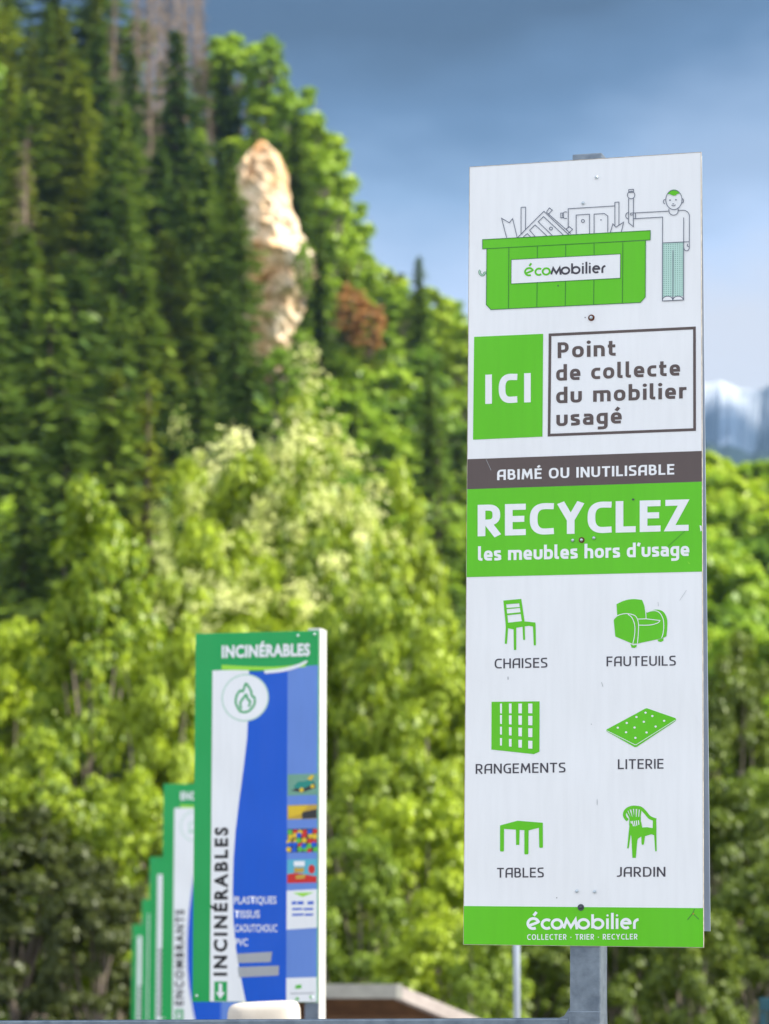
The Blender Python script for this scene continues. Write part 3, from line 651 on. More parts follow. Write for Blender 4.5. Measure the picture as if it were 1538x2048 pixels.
def waste_sign(loc, yaw, word, label, lines, icon, ground):
    root = empty('waste_sign', loc, (0, 0, R(yaw)), label, 'sign', 'row of tall blue and green waste signs')
    pn = MB().box((0, .004, 0), (SW, .006, SH), bev=.001).build('panel', M['sgreen'], root)
    # sheet units: photo pixels of the nearest sign, u from its left edge, v from its top
    def U(x): return -SW / 2 + (x - 391) / 252.5 * SW
    def V(y): return SH / 2 - (y - 1266) / 731.0 * SH
    def Q(pts): return [(U(x), V(y)) for x, y in pts]
    curve = [(502, 1341), (502, 1420), (499, 1480), (492, 1540), (484, 1600), (477, 1660), (473, 1720), (472, 1780), (474, 1840), (479, 1890), (486, 1930), (493, 1965), (500, 1996)]
    loc_poly('white_field', [Q([(427, 1341)] + [(x, y) for x, y in curve] + [(427, 1996)])], 'white', .0008, pn)
    loc_poly('blue_field', [Q(curve + [(581.5, 1996), (581.5, 1345), (502, 1345)])], 'blue', .0009, pn)
    loc_poly('picture_strip', [Q([(581.5, 1338), (643.3, 1335), (643.3, 1996), (581.5, 1996)])], 'pale', .0010, pn)
    loc_poly('swoosh', [Q(spline([(446, 1330), (500, 1334), (560, 1336), (618, 1332)], 5) + spline([(618, 1338), (560, 1342), (500, 1342), (446, 1340)], 5))], 'lime', .0013, pn)
    loc_poly('swoosh', [Q(spline([(533, 1343), (570, 1340), (600, 1333), (620, 1325)], 5) + spline([(622, 1329), (600, 1340), (570, 1347), (535, 1350)], 5))], 'white', .0018, pn)
    place_text(word, U(446), U(627), V(1315), V(1291), 'white', .0014, pn, bold=.045, space=1.06)
    loc_poly('roundel', [Q(arc(495, 1397, 48.5, 47.5, 0, 352, 44))], 'softgreen', .0013, pn)
    loc_poly('roundel', [Q(arc(495, 1397, 46, 45, 0, 352, 44))], 'white', .0018, pn)
    if icon == 'flame':
        fl = []
        for pts in ([(484, 1424), (476, 1408), (477, 1394), (484, 1383), (490, 1384), (493, 1376), (497, 1369), (506, 1382), (509, 1394), (514, 1397), (514, 1410), (505, 1422), (495, 1426)],):
            fl += ribbon(Q(spline(pts + [pts[0]], 4)), .0045)
        fl += ribbon(Q(spline([(487, 1420), (485, 1408), (491, 1398), (497, 1391), (500, 1400), (505, 1404), (503, 1416)], 4)), .0045)
    else:
        fl = ribbon(Q(spline([(478, 1412), (478, 1388), (512, 1388), (512, 1412), (478, 1412)], 4)), .004) + ribbon(Q([(470, 1416), (520, 1416)]), .004)
    loc_poly('icon', fl, 'sgreen' if icon == 'flame' else 'softgreen', .0023, pn)
    place_text(word, U(434), U(460.5), V(1946), V(1654), 'black', .0014, pn, True, .042, 1.34)
    loc_poly('arrow_sign', [Q([(436, 1957), (462, 1957), (462, 1995), (436, 1995)])], 'sgreen', .0013, pn)
    loc_poly('arrow', [Q([(445, 1961), (452, 1961), (452, 1978), (458, 1978), (448.5, 1991), (439, 1978), (445, 1978)])], 'white', .0018, pn)
    for i, t in enumerate(lines):
        y = 1805 + 27.5 * i; wpx = len(t) * 8.6
        place_text(t, U(475 + i), U(475 + i + wpx), V(y), V(y - 15), 'white', .0014, pn, bold=.014)
    if icon == 'flame':
        loc_poly('tape_strip', [Q([(481, 1903), (553, 1899), (550, 1919), (484, 1921)]), Q([(483, 1929), (567, 1926), (566, 1945), (486, 1949)])], 'grey', .0014, pn)
        def pic(x0, y0, x1, y1, base, items):
            loc_poly('photo_print', [Q([(x0, y0), (x1, y0 - 1), (x1, y1 - 1), (x0, y1)])], base, .0014, pn)
            for k, (m, pl) in enumerate(items): loc_poly('photo_print', [Q(p) for p in pl], m, .0018 + .0003 * k, pn)
        pic(582.5, 1551, 642.5, 1593, 'field', [('dk', [[(590, 1583), (612, 1572), (636, 1566), (640, 1578), (612, 1587)]]), ('teal', [[(594, 1576), (604, 1566), (618, 1565), (632, 1560), (636, 1570), (610, 1582)]]), ('yellow', [[(622, 1560), (632, 1552), (636, 1556), (630, 1564)], arc(611, 1582, 4.5, 4.5, 0, 330, 11), arc(633, 1575, 4, 4, 0, 330, 11)])])
        pic(582.5, 1612, 642.5, 1640, 'ochre', [('dk', [[(612, 1626), (642, 1620), (642, 1638), (612, 1639)]]), ('yellow', [[(584, 1614), (625, 1613), (610, 1630), (586, 1636)]])])
        rb = random.Random(5); balls = {k: [] for k in ('red', 'yellow', 'ygreen', 'blue')}
        for i in range(30):
            balls[rb.choice(list(balls))].append(arc(587 + (i % 6) * 10.2 + rb.uniform(-2, 2), 1664 + (i // 6) * 9 + rb.uniform(-2, 2), 5.2, 5.2, 0, 330, 11))
        pic(582.5, 1659, 642.5, 1705, 'dk', [(k, v) for k, v in balls.items()])
        pic(582.5, 1719, 642.5, 1765, 'cyan', [('red', [[(582.5, 1748), (600, 1745), (642, 1752), (642, 1764), (582.5, 1765)], arc(632, 1738, 7, 9, 0, 330, 11)]), ('white', [[(596, 1722), (618, 1722), (618, 1732), (596, 1732)]]), ('ochre', [[(596, 1735), (617, 1735), (616, 1744), (597, 1744)], [(600, 1750), (620, 1748), (618, 1756), (600, 1757)]])])
        loc_poly('info_box', [Q([(581.8, 1780), (643, 1777), (643, 1852), (581.8, 1856)])], 'white', .0016, pn)
        loc_poly('info_mark', [Q([(594, 1784), (637, 1783), (614, 1792)])], 'lime', .0020, pn)
        loc_poly('info_lines', [Q([(592 + a, y), (592 + b, y - .5), (592 + b, y + h - .5), (592 + a, y + h)]) for y, h, segs in ((1801, 6, ((0, 9), (11, 24), (32, 44))), (1814, 4, ((1, 21), (24, 43))), (1825, 4, ((1, 24), (26, 43)))) for a, b in segs], 'blue', .0020, pn)
        loc_poly('info_box', [Q([(581.8, 1950), (643, 1948), (643, 1996), (581.8, 1996)])], 'white', .0016, pn)
        loc_poly('info_lines', [Q([(590, 1979), (638, 1978), (638, 1980), (590, 1981)])], 'grey', .0020, pn)
        loc_poly('info_mark', [Q([(600, 1964), (612, 1962), (612, 1970), (600, 1971)]), Q([(598, 1993), (604, 1986), (609, 1992)]), Q([(628, 1984), (633, 1984), (631, 1993)])], 'ygreen', .0020, pn)
    for u_, v_ in ((602, 1275), (636, 1273), (400, 1985), (634, 1988)):
        MB().tube([(U(u_), .0005, V(v_)), (U(u_), -.004, V(v_)), (U(u_), -.006, V(v_))], [.0055, .005, .002], 10).build('screw', M['zinc'], root, True)
    # post behind the right edge, white steel
    zb = ground - loc[2]
    MB().box((SW / 2 - .0225, .012 + .055, (SH / 2 + .012 + zb) / 2), (.055, .10, SH / 2 + .012 - zb), bev=.003).build('post', M['whitepaint'], root)
    MB().box((SW / 2 - .025, .0165 - .0075, (zb - SH / 2) / 2 - .001), (.060, .006, -zb - SH / 2 - .004), bev=.001).build('post_shade_face', M['greyplate'], root)  # added grey plate: paints the shaded front of the white post
    return root
def sign_at(xl, yt, d, yaw=-14):
    c = math.cos(R(yaw)); s = math.sin(R(yaw)); tl = at(xl, yt, d)
    return (tl[0] + SW / 2 * c, tl[1] + SW / 2 * s, tl[2] - SH / 2)
rows = [(391, 1267.5, 12.70, 'INCINÉRABLES', 'nearest blue and green sign reading INCINÉRABLES with a flame roundel', ['PLASTIQUES', 'TISSUS', 'CAOUTCHOUC', 'PVC'], 'flame'),
        (327, 1568, 19.8, 'ENCOMBRANTS', 'second sign of the row, reading ENCOMBRANTS, half hidden by the nearest', ['BOIS', 'METAL', 'PLATRE'], 'box')]
for xl, yt, d, wd, lb, li, ic in rows:
    waste_sign(sign_at(xl, yt, d), -14, wd, lb, li[:4] if ic == 'flame' else [], ic, ground_z(d) - .02)
def far_sign(xl, yt, d, label):
    l = sign_at(xl, yt, d); root = empty('waste_sign', l, (0, 0, R(-14)), label, 'sign', 'row of tall blue and green waste signs')
    pn = MB().box((0, .004, 0), (SW, .006, SH), bev=.001).build('panel', M['sgreen'], root)
    def U(x): return -SW / 2 + (x - 391) / 252.5 * SW
    def V(y): return SH / 2 - (y - 1266) / 731.0 * SH
    loc_poly('white_field', [[(U(427), V(1341)), (U(502), V(1341)), (U(502), V(1420)), (U(472), V(1760)), (U(500), V(1996)), (U(427), V(1996))]], 'white', .0010, pn)
    loc_poly('blue_field', [[(U(502), V(1345)), (U(581), V(1345)), (U(581), V(1996)), (U(500), V(1996)), (U(472), V(1760)), (U(502), V(1420))]], 'blue', .0014, pn)
    loc_poly('picture_strip', [[(U(581.5), V(1338)), (U(643), V(1336)), (U(643), V(1996)), (U(581.5), V(1996))]], 'pale', .0018, pn)
    loc_poly('text_column', [[(U(436), V(1660 + i * 24)), (U(459), V(1660 + i * 24)), (U(459), V(1674 + i * 24)), (U(436), V(1674 + i * 24))] for i in range(12)], 'ink', .0018, pn)
    zb = ground_z(d) - .02 - l[2]
    MB().box((SW / 2 - .0225, .012 + .055, (SH / 2 + .012 + zb) / 2), (.055, .10, SH / 2 + .012 - zb), bev=.003).build('post', M['whitepaint'], root)
far_sign(299.5, 1714, 27.5, 'third sign of the row, a green edge and white strip beside the ENCOMBRANTS sign')
far_sign(284, 1799, 34.5, 'fourth sign of the row, narrow green edge between the third and the farthest')
far_sign(265, 1849, 41.5, 'farthest and shortest looking green sign at the left end of the row')
# ------------------------------------------------------------------ stone pillar, pole, shed, container
pc = at(529, 2004, 11.2); hz = pc[2] - ground_z(11.2)
pv_, pf_ = [], []; K = 36; prof = [(0, 1.03), (hz * .5, 1.01), (hz - .06, 1.0), (hz - .03, .985), (hz - .014, .95), (hz - .005, .88), (hz, .76), (hz + .002, .45)]
for z, k in prof:
    for i in range(K):
        a_ = i * 2 * math.pi / K; c_, s_ = math.cos(a_), math.sin(a_); wob = 1 + .012 * math.sin(3 * a_ + z * 7) + .008 * math.sin(7 * a_ + 1)
        x_ = .128 * k * wob * math.copysign(abs(c_) ** .45, c_); y_ = .112 * k * wob * math.copysign(abs(s_) ** .45, s_)
        pv_.append((x_, y_, z + (x_ * .05 if z > hz * .6 else 0)))
for j in range(len(prof) - 1):
    for i in range(K): pf_.append((j * K + i, j * K + (i + 1) % K, (j + 1) * K + (i + 1) % K, (j + 1) * K + i))
pf_.append(tuple(range((len(prof) - 1) * K, len(prof) * K)))
me = mesh_py('stone_pillar', pv_, pf_)
for p in me.polygons: p.use_smooth = True
o = link('stone_pillar', me, M['stone']); o.location = (pc[0], pc[1], ground_z(11.2)); o.rotation_euler = (0, 0, R(-8))
tag(o, 'cream stone pillar with a rounded top just above the rail, below the INCINÉRABLES sign', 'pillar')
pp_ = at(1033.5, 1960, 17.0); gz = ground_z(17)
pl = empty('metal_pole', (pp_[0], pp_[1], gz), label='slim grey metal pole standing behind the furniture sign, left of its post', cat='pole')
MB().tube([(0, 0, 0), (0, 0, 1.0 - gz + .6), (0, 0, 2.3 - gz)], [.019, .019, .017], 14).build('shaft', M['alu'], pl, True)
MB().tube([(0, 0, 2.3 - gz), (0, 0, 2.33 - gz)], [.021, .016], 14).build('cap', M['greyplate'], pl, True)
MB().tube([(0, 0, 0), (0, 0, .03)], [.07, .06], 14).build('base_flange', M['greyplate'], pl, True)
# shed with a single pitch roof
sc = at(793, 1968, 24.5); sgz = ground_z(24.5)
shed = empty('open_shed', (sc[0], sc[1], sgz), label='low open timber shed with a pale edged sloping roof, right of the blue sign', cat='shed')
hC = sc[2] - sgz
e = Vector((-1, .10, 0)).normalized(); vdir = Vector((.93, .37, 0)).normalized(); LE, LV, th = 1.5, 2.6, .115
drop = math.tan(R(21.3))
def SP(a, b, z): p = e * a + vdir * b; return Vector((p.x, p.y, z - b * drop))
inn = .07
MB().poly_prism([SP(inn, inn, hC - .012), SP(LE - inn, inn, hC - .012), SP(LE - inn, LV - inn, hC - .012), SP(inn, LV - inn, hC - .012)], (0, 0, -.05)).build('roof', M['timber'], shed)
MB().poly_prism([SP(0, 0, hC), SP(LE, 0, hC), SP(LE, 0, hC - th), SP(0, 0, hC - th)], (vdir * .05)).build('fascia_board', M['fasciagrey'], shed, label='grey horizontal fascia board')
MB().poly_prism([SP(0, .052, hC + .002), SP(0, LV, hC + .002), SP(0, LV, hC - th + .01), SP(0, .052, hC - th + .01)], (e * .06)).build('verge_board', M['fascia'], shed, label='pale sloping verge board')
MB().poly_prism([SP(LE - .06, .052, hC), SP(LE - .06, LV, hC), SP(LE - .06, LV, hC - th), SP(LE - .06, .052, hC - th)], (e * .06)).build('verge_board', M['fascia'], shed)
for b in (.5, 1.1, 1.7, 2.3):
    MB().poly_prism([SP(.1, b, hC - .066), SP(LE - .1, b, hC - .066), SP(LE - .1, b, hC - .20), SP(.1, b, hC - .20)], (vdir * .06)).build('rafter', M['timber'], shed)
for a, b in ((.55, .35), (LE - .3, .35), (.55, LV - .4), (LE - .3, LV - .4)):
    p = SP(a, b, 0); top = hC - b * drop - .21
    MB().box((p.x, p.y, top / 2), (.12, .12, top), bev=.004).build('post', M['timber'], shed)
MB().poly_prism([SP(.2, LV - .2, hC - .2), SP(LE - .2, LV - .2, hC - .2), Vector((*SP(LE - .2, LV - .2, 0).xy, 0)), Vector((*SP(.2, LV - .2, 0).xy, 0))], (vdir * .03)).build('back_wall', M['timber'], shed)
MB().poly_prism([SP(LE - .2, .2, hC - .2), SP(LE - .2, LV - .25, hC - .2), Vector((*SP(LE - .2, LV - .25, 0).xy, 0)), Vector((*SP(LE - .2, .2, 0).xy, 0))], (e * .03)).build('side_wall', M['timber'], shed)
p1, p2 = SP(.55, .30, hC - .62), SP(1.2, .30, hC - .14)
MB().tube([p1, p2], .04, 6).build('brace', M['timber'], shed)
# teal container
tcn = at(1518, 1996, 21.0); tg = ground_z(21)
cont = empty('skip_container', (tcn[0], tcn[1], tg), (0, 0, R(-6)), 'teal steel skip container at the right edge, only its corner in view', 'container')
H = tcn[2] - tg; Wc, Dc = 4.2, 2.0
MB().box((Wc / 2, Dc / 2 + .06, H / 2 + .05), (Wc - .14, Dc, H - .22), bev=.005).build('body', M['tealpaint'], cont)
rim = MB()
rim.box((Wc / 2, .03, H - .045), (Wc, .09, .09), bev=.006)
rim.build('top_rim', M['tealpaint'], cont)
for i in range(8):
    MB().box((.022 + i * .56, .03, (H - .095) / 2), (.045, .085, H - .095), bev=.004).build('rib', M['tealpaint'], cont)
# ------------------------------------------------------------------ trees
rng = np.random.default_rng(11)
def unit(v): return v / (np.linalg.norm(v, axis=-1, keepdims=True) + 1e-9)
def cards(c, d, n, l, wd, fold=0):
    """rhombic leaves: centres c, long axes d, normals n"""
    d = unit(d); s = unit(np.cross(n, d)); l = l[:, None]; wd = wd[:, None]; nn = unit(np.cross(d, s))
    v = np.stack([c - d * l * .5, c + s * wd * .5 - nn * fold * wd, c + d * l * .5, c - s * wd * .5 - nn * fold * wd], 1).reshape(-1, 3)
    return v, np.arange(len(v)).reshape(-1, 4)
def conifer_mesh(name, H=22., Rm=3.4, levels=36, per=8, size=.8, bare=.08, droop=.42, seed=0, irregular=.2, gap=0.):
    r = np.random.default_rng(seed); cs, ds, ns, ls, ws = [], [], [], [], []; br = []
    for i in range(levels):
        t = bare + (1 - bare) * (i / levels) ** 1.0; z = t * H
        if r.random() < gap: continue
        R0 = Rm * (1 - t) ** .85 * (1 + irregular * r.normal()) + .15
        az0 = r.uniform(0, 6.28)
        for k in range(per):
            z = t * H + r.normal() * H * .022; az = az0 + k * 6.283 / per + r.normal() * .3; Lb = R0 * r.uniform(.65, 1.12); dirv = np.array([math.cos(az), math.sin(az), 0])
            m = max(2, int(Lb / (size * .42)))
            ss = (np.arange(m) + .6 + r.uniform(-.2, .2, m)) / m
            p = dirv * (Lb * ss)[:, None]; zz = z - droop * Lb * ss + .22 * Lb * ss ** 2.5 + r.normal(0, .08, m)
            pc = np.stack([p[:, 0], p[:, 1], zz], 1)
            br.append((z, dirv * Lb * .9 + np.array([0, 0, z - droop * Lb * .8])))
            side = np.array([-dirv[1], dirv[0], 0])
            for j in (-1, 0, 1):
                off = side * (j * size * .35) * (1 - ss * .5)[:, None]
                c = pc + off + r.normal(0, size * .08, (m, 3)); c[:, 2] -= abs(j) * size * .14
                dd = dirv[None] * 1.0 + side[None] * j * .8 + np.array([0, 0, -.35]) + r.normal(0, .25, (m, 3))
                nn = np.array([0, 0, 1.]) + dirv[None] * .4 + side[None] * j * .55 + r.normal(0, .3, (m, 3))
                cs.append(c); ds.append(dd); ns.append(nn); ls.append(size * r.uniform(.8, 1.4, m) * (1 - .3 * t)); ws.append(size * r.uniform(.35, .6, m) * (1 - .3 * t))
    v, f = cards(np.concatenate(cs), np.concatenate(ds), np.concatenate(ns), np.concatenate(ls), np.concatenate(ws), .12)
    crown = mesh_np(name + '_crown', v, f)
    mb = MB(); rb = H * .012 + .05
    mb.tube([(0, 0, -.6), (.02 * H * .1, 0, H * .35), (0, 0, H * .7), (0, 0, H * .99)], [rb, rb * .75, rb * .42, .03], 7)
    for z, p in br[::3]:
        mb.tube([(0, 0, z), tuple(p)], [rb * .16, .015], 4, False)
    bmesh.ops.recalc_face_normals(mb.bm, faces=mb.bm.faces[:])
    tr = bpy.data.meshes.new(name + '_trunk'); mb.bm.to_mesh(tr); mb.bm.free()
    return crown, tr
def leafy_mesh(name, H=8., Rm=2.2, clumps=150, per=120, size=.15, low=.12, seed=0, flower=0, lump=.25, thin=0.):
    r = np.random.default_rng(seed); cz0 = H * (low + (1 - low) * .5); hz_ = H * (1 - low) * .5
    dirs = unit(r.normal(size=(clumps, 3))); rad = r.uniform(.35, 1.0, clumps) ** .5
    big = unit(r.normal(size=(9, 3))); ll = 1 + lump * ((dirs @ big.T).max(1) - .75) * 2.2
    cc = dirs * (rad * ll)[:, None] * np.array([Rm, Rm, hz_]) * .86 + np.array([0, 0, cz0])
    zr = (cc[:, 2] - cz0) / hz_; cc[:, 2] = cz0 + hz_ * np.sign(zr) * np.abs(zr) ** .85; cc[:, :2] *= (1.0 - .12 * zr[:, None])
    cr = Rm * r.uniform(.09, .25, clumps) * (190 / clumps) ** .25
    n = r.poisson(per * (cr / cr.mean()) ** 2); idx = np.repeat(np.arange(clumps), n); k = len(idx)
    o = unit(r.normal(size=(k, 3))) * (r.random(k) ** .4)[:, None]; o[:, 2] *= .6
    c = cc[idx] + o * cr[idx][:, None]
    nn = unit(o * .8 + dirs[idx] * .3 + np.array([0, 0, .55]) + r.normal(0, .45, (k, 3)))
    dd = unit(np.cross(nn, r.normal(size=(k, 3)))); l = size * r.uniform(.7, 1.5, k)
    v, f = cards(c, dd, nn, l, l * .62, .12); crown = mesh_np(name + '_crown', v, f); fl = None
    if flower:
        top = np.where((cc[:, 2] > cz0 - hz_ * .55) & (rad > .72))[0]; pick = r.choice(top, min(flower, len(top)), False); C_, N_ = [], []
        for i in pick:
            b = cc[i] + (dirs[i] + np.array([0, 0, .5])) * cr[i] * .95; m = 60
            C_.append(b + r.normal(0, 1, (m, 3)) * np.array([1, 1, .45]) * cr[i] * .42); N_.append(np.array([0, 0, 1.]) + dirs[i] * .5 + r.normal(0, .3, (m, 3)))
        C_, N_ = np.concatenate(C_), np.concatenate(N_); l = size * r.uniform(.5, .9, len(C_))
        v, f = cards(C_, np.cross(N_, r.normal(size=N_.shape)), N_, l, l * .9, .05); fl = mesh_np(name + '_flowers', v, f)
    mb = MB(); rb = H * .014 + .03
    for s in range(3):
        x = (s - 1) * rb * 1.6; top = np.array([x * 6 + r.normal(0, Rm * .2), r.normal(0, Rm * .2), H * r.uniform(.6, .82)])
        mb.tube([(x, 0, -.4), tuple(top * .33 + np.array([r.normal() * .08, r.normal() * .08, 0])), tuple(top * .66 + np.array([r.normal() * .12, r.normal() * .12, 0])), tuple(top)], [rb, rb * .8, rb * .5, rb * .15], 7)
    for i in r.choice(clumps, 22, False):
        t0 = cc[i] * np.array([.12, .12, 0]) + np.array([0, 0, max(H * .12, cc[i][2] * .62 - .2)])
        mb.tube([tuple(t0), tuple((t0 + cc[i]) / 2 + np.array([0, 0, -.08 * Rm])), tuple(cc[i])], [rb * .35, rb * .22, rb * .06], 5, False)
    bmesh.ops.recalc_face_normals(mb.bm, faces=mb.bm.faces[:])
    tr = bpy.data.meshes.new(name + '_trunk'); mb.bm.to_mesh(tr); mb.bm.free()
    return crown, tr, fl
def proto(meshes, mats):           # mesh data with materials, reused by every copy of the kind
    out = []
    for me, m in zip(meshes, mats):
        if me is None: continue
        me.materials.append(m); out.append(me)
    return out
def plant(name, meshes, loc, scale, rz, label, cat, group, tilt=0):
    root = empty(name, loc, (tilt, 0, rz), label, cat, group); root.scale = scale
    for nm, me in zip(('crown', 'trunk', 'flowers'), meshes):
        o = bpy.data.objects.new(nm, me); COL.objects.link(o); o.parent = root
    return root
# far conifers: three tints x two shapes
SPR = {}
for k, mt in (('dark', 'spruce_dark'), ('mid', 'spruce_mid'), ('olive', 'spruce_olive')):
    SPR[k] = [proto(conifer_mesh('spruce_' + k, 22, (4.2, 5.2, 4.8)[j], (26, 22, 30)[j], 8, 1.15, droop=(.42, .6, .3)[j], seed=20 + j + 5 * len(k), irregular=.3), (M[mt], M['bark'])) for j in range(3)]
DEC = {}
for k, mt in (('lime', 'hill_lime_leaf'), ('bright', 'hill_bright_leaf'), ('mid', 'hill_mid_leaf'), ('rust', 'rust_leaf')):
    DEC[k] = [proto(leafy_mesh('hill_' + k, 11, (2.8, 3.4)[j], 105 if k != 'rust' else 90, 42 if k != 'rust' else 20, .55, .12 if k != 'rust' else .02, seed=40 + 3 * j + len(k), lump=.3)[:2], (M[mt], M['palebark'] if k != 'rust' else M['bark'])) for j in range(1 if k == 'rust' else 2)]
# hillside surface: columns are bearings, t runs from foot to ridge
SIL = [(-700, -700), (-300, -420), (0, -230), (260, -200), (400, 40), (470, 110), (560, 120), (620, 200), (690, 320), (720, 500), (780, 525), (850, 555), (910, 620), (940, 660), (1050, 740), (1200, 820), (1330, 830), (1400, 830), (1540, 850), (1750, 800), (2300, 700)]
def silh(px): return float(np.interp(px, [a for a, b in SIL], [b for a, b in SIL]))
def hill_d(px, t):
    far = np.interp(px, [-700, 940, 1400, 2300], [345, 330, 210, 260]); return 150 + (far - 150) * t
def hill_pt(px, t):
    d = hill_d(px, t); tree = 11.0 / hill_d(px, 1) * FPX
    if px < 430: tree *= 1.7
    y = 1760 + (silh(px) + tree - 1760) * t ** .9
    return at(px, y, d)
hv, hf = [], []; cols = list(range(-1500, 3100, 50)); ts = [i / 20 for i in range(21)]
for px in cols:
    hv.append((*at(px, 1990, 128)[:2], ground_z(150) - .5))
    for t in ts:
        p = hill_pt(px, t); hv.append((p[0], p[1], p[2] + 1.2 * math.sin(px * .031 + t * 9) * t * (1 - t)))
    p = hill_pt(px, 1); hv.append((p[0] * 1.4, p[1] * 1.4, p[2] * .9)); hv.append((p[0] * 2.6, p[1] * 2.6, -6))
m = len(ts) + 3
for i in range(len(cols) - 1):
    for j in range(m - 1): hf.append((i * m + j, (i + 1) * m + j, (i + 1) * m + j + 1, i * m + j + 1))
tag(link('hillside', mesh_py('hillside', hv, hf), M['soil']), kind='structure')
# rock cliff
RK = [(296, 505, 545), (308, 492, 556), (340, 476, 574), (390, 474, 580), (440, 482, 588), (480, 485, 606), (530, 488, 628), (575, 488, 622), (620, 485, 604), (660, 480, 592), (700, 476, 580), (740, 470, 570)]
rv, rf = [], []; nr = 40; na = 26; ledge = np.random.default_rng(4).normal(0, .04, (60, 26)); rr = np.random.default_rng(8)
DR = 246.0
def fbm(x, y, z, s=1):
    return (math.sin(x * 1.3 * s + 1.7 * math.sin(z * .9 * s)) + .6 * math.sin(y * 2.3 * s + z * 1.9 * s) + .5 * math.sin(z * 4.1 * s + x * 3.1 * s) + .3 * math.sin(x * 7.3 * s + y * 6.1 * s + z * 8.7 * s)) / 2.4
for i in range(nr + 1):
    y = 294 + (800 - 294) * i / nr; yk = [a for a, b, c in RK]
    l = np.interp(y, yk, [b for a, b, c in RK]); rg = np.interp(y, yk, [c for a, b, c in RK])
    if y < 316: k = max(.55, ((y - 274) / 42)); mid = (l + rg) / 2; l = mid + (l - mid) * k; rg = mid + (rg - mid) * k
    a = at(l, y, DR); b = at(rg, y, DR); cx = (a + b) / 2; hwid = np.linalg.norm(b - a) / 2
    for j in range(na):
        an = j * 2 * math.pi / na; dx, dy = math.cos(an), math.sin(an); k = 1 + .05 * fbm(dx * 2, dy * 2, cx[2] * .35) + .10 * abs(fbm(dx * 4, dy * 4, cx[2] * .55)) - .09 * abs(fbm(dx * 7 + 3, dy * 7, cx[2] * 1.3)) + rr.normal() * .06 + ledge[int(i / 2.7), j // 3]
        rv.append((cx[0] + dx * hwid * k, cx[1] + dy * (hwid * 1.3 + 1.5) * k, cx[2]))
for i in range(nr):
    for j in range(na): rf.append((i * na + j, (i + 1) * na + j, (i + 1) * na + (j + 1) % na, i * na + (j + 1) % na))
rf.append(tuple(range(na)))
cl_o = link('rock_cliff', mesh_py('rock_cliff', rv, rf), M['rock'])
tag(cl_o, 'pale sunlit limestone cliff rising between the trees high on the hillside', 'cliff')
def near_rock(px, ytop, ybase, halfw, d):
    return d < DR + 6 and px + halfw * .75 > 505 and px - halfw * .75 < 625 and ytop < 700 and ybase > 290
# trees over the hillside
tr = random.Random(21); count = 0
def zone(px):
    return ('left of the pale cliff' if px < 500 else 'right of the pale cliff' if px < 940 else 'behind the furniture sign' if px < 1400 else 'right of the furniture sign')
WORD = {'dark': 'dark green', 'mid': 'mid green', 'olive': 'olive green', 'lime': 'lime green', 'bright': 'bright green'}
rows_t = [.02, .11, .20, .29, .38, .47, .56, .65, .74, .83, .92, 1.0]
for ri, t0 in enumerate(rows_t):
    step = 78 - 10 * t0; px = -60 - 3 * step + (ri % 2) * step / 2
    while px < 1960:
        x = px + tr.uniform(-42, 42); t = min(1, max(0, t0 + tr.uniform(-.03, .03))); px += step
        if (960 < x < 1385 or x > 1620 or x < -100) and tr.random() < .55: continue
        p = hill_pt(x, t); d = p[1]; mpx = FPX / d
        if x < 470: dec = tr.random() < .13
        elif x < 940: dec = tr.random() < .80
        else: dec = tr.random() < (.95 if x > 1385 else .62)
        if dec:
            H = tr.uniform(8.5, 13) * (1 if t < .9 else .85)
            if t >= .9: H = min(H, 11.5)
            hw_ = 3.0 * H / 11 * mpx
        else:
            H = tr.uniform(13, 25) if x < 500 else tr.uniform(11, 17)
            if t > .9 and x > 430: H = min(H, 12)
            hw_ = 3.2 * H / 22 * mpx
        zy = 1890 - (p[2] - EYE) * mpx
        if 250 < x < 432 and t > .88 and not dec: continue
        if near_rock(x, zy - H * mpx, zy, hw_, d): continue
        gy = p[2] - .3
        if dec:
            k = tr.choice(['lime', 'bright', 'bright', 'mid'] if x < 1385 or t < .6 else ['lime', 'lime', 'bright']); me = tr.choice(DEC[k]); s = H / 11
            plant('broadleaf_tree', me, (p[0], p[1], gy), (s * tr.uniform(.9, 1.2), s * tr.uniform(.9, 1.2), s), tr.uniform(0, 6.28), WORD[k] + ' broadleaf tree among the trees on the hillside ' + zone(x), 'tree', 'broadleaf trees on the hillside')
        else:
            k = tr.choice(['dark', 'dark', 'mid', 'mid', 'olive'] if x > 150 or t < .5 else ['olive', 'dark', 'olive', 'mid']); me = tr.choice(SPR[k]); s = H / 22
            plant('spruce_tree', me, (p[0], p[1], gy), (s * tr.uniform(1.0, 1.6), s * tr.uniform(1.0, 1.6), s), tr.uniform(0, 6.28), WORD[k] + ' spruce among the conifers on the hillside ' + zone(x), 'tree', 'spruces on the hillside')
        count += 1
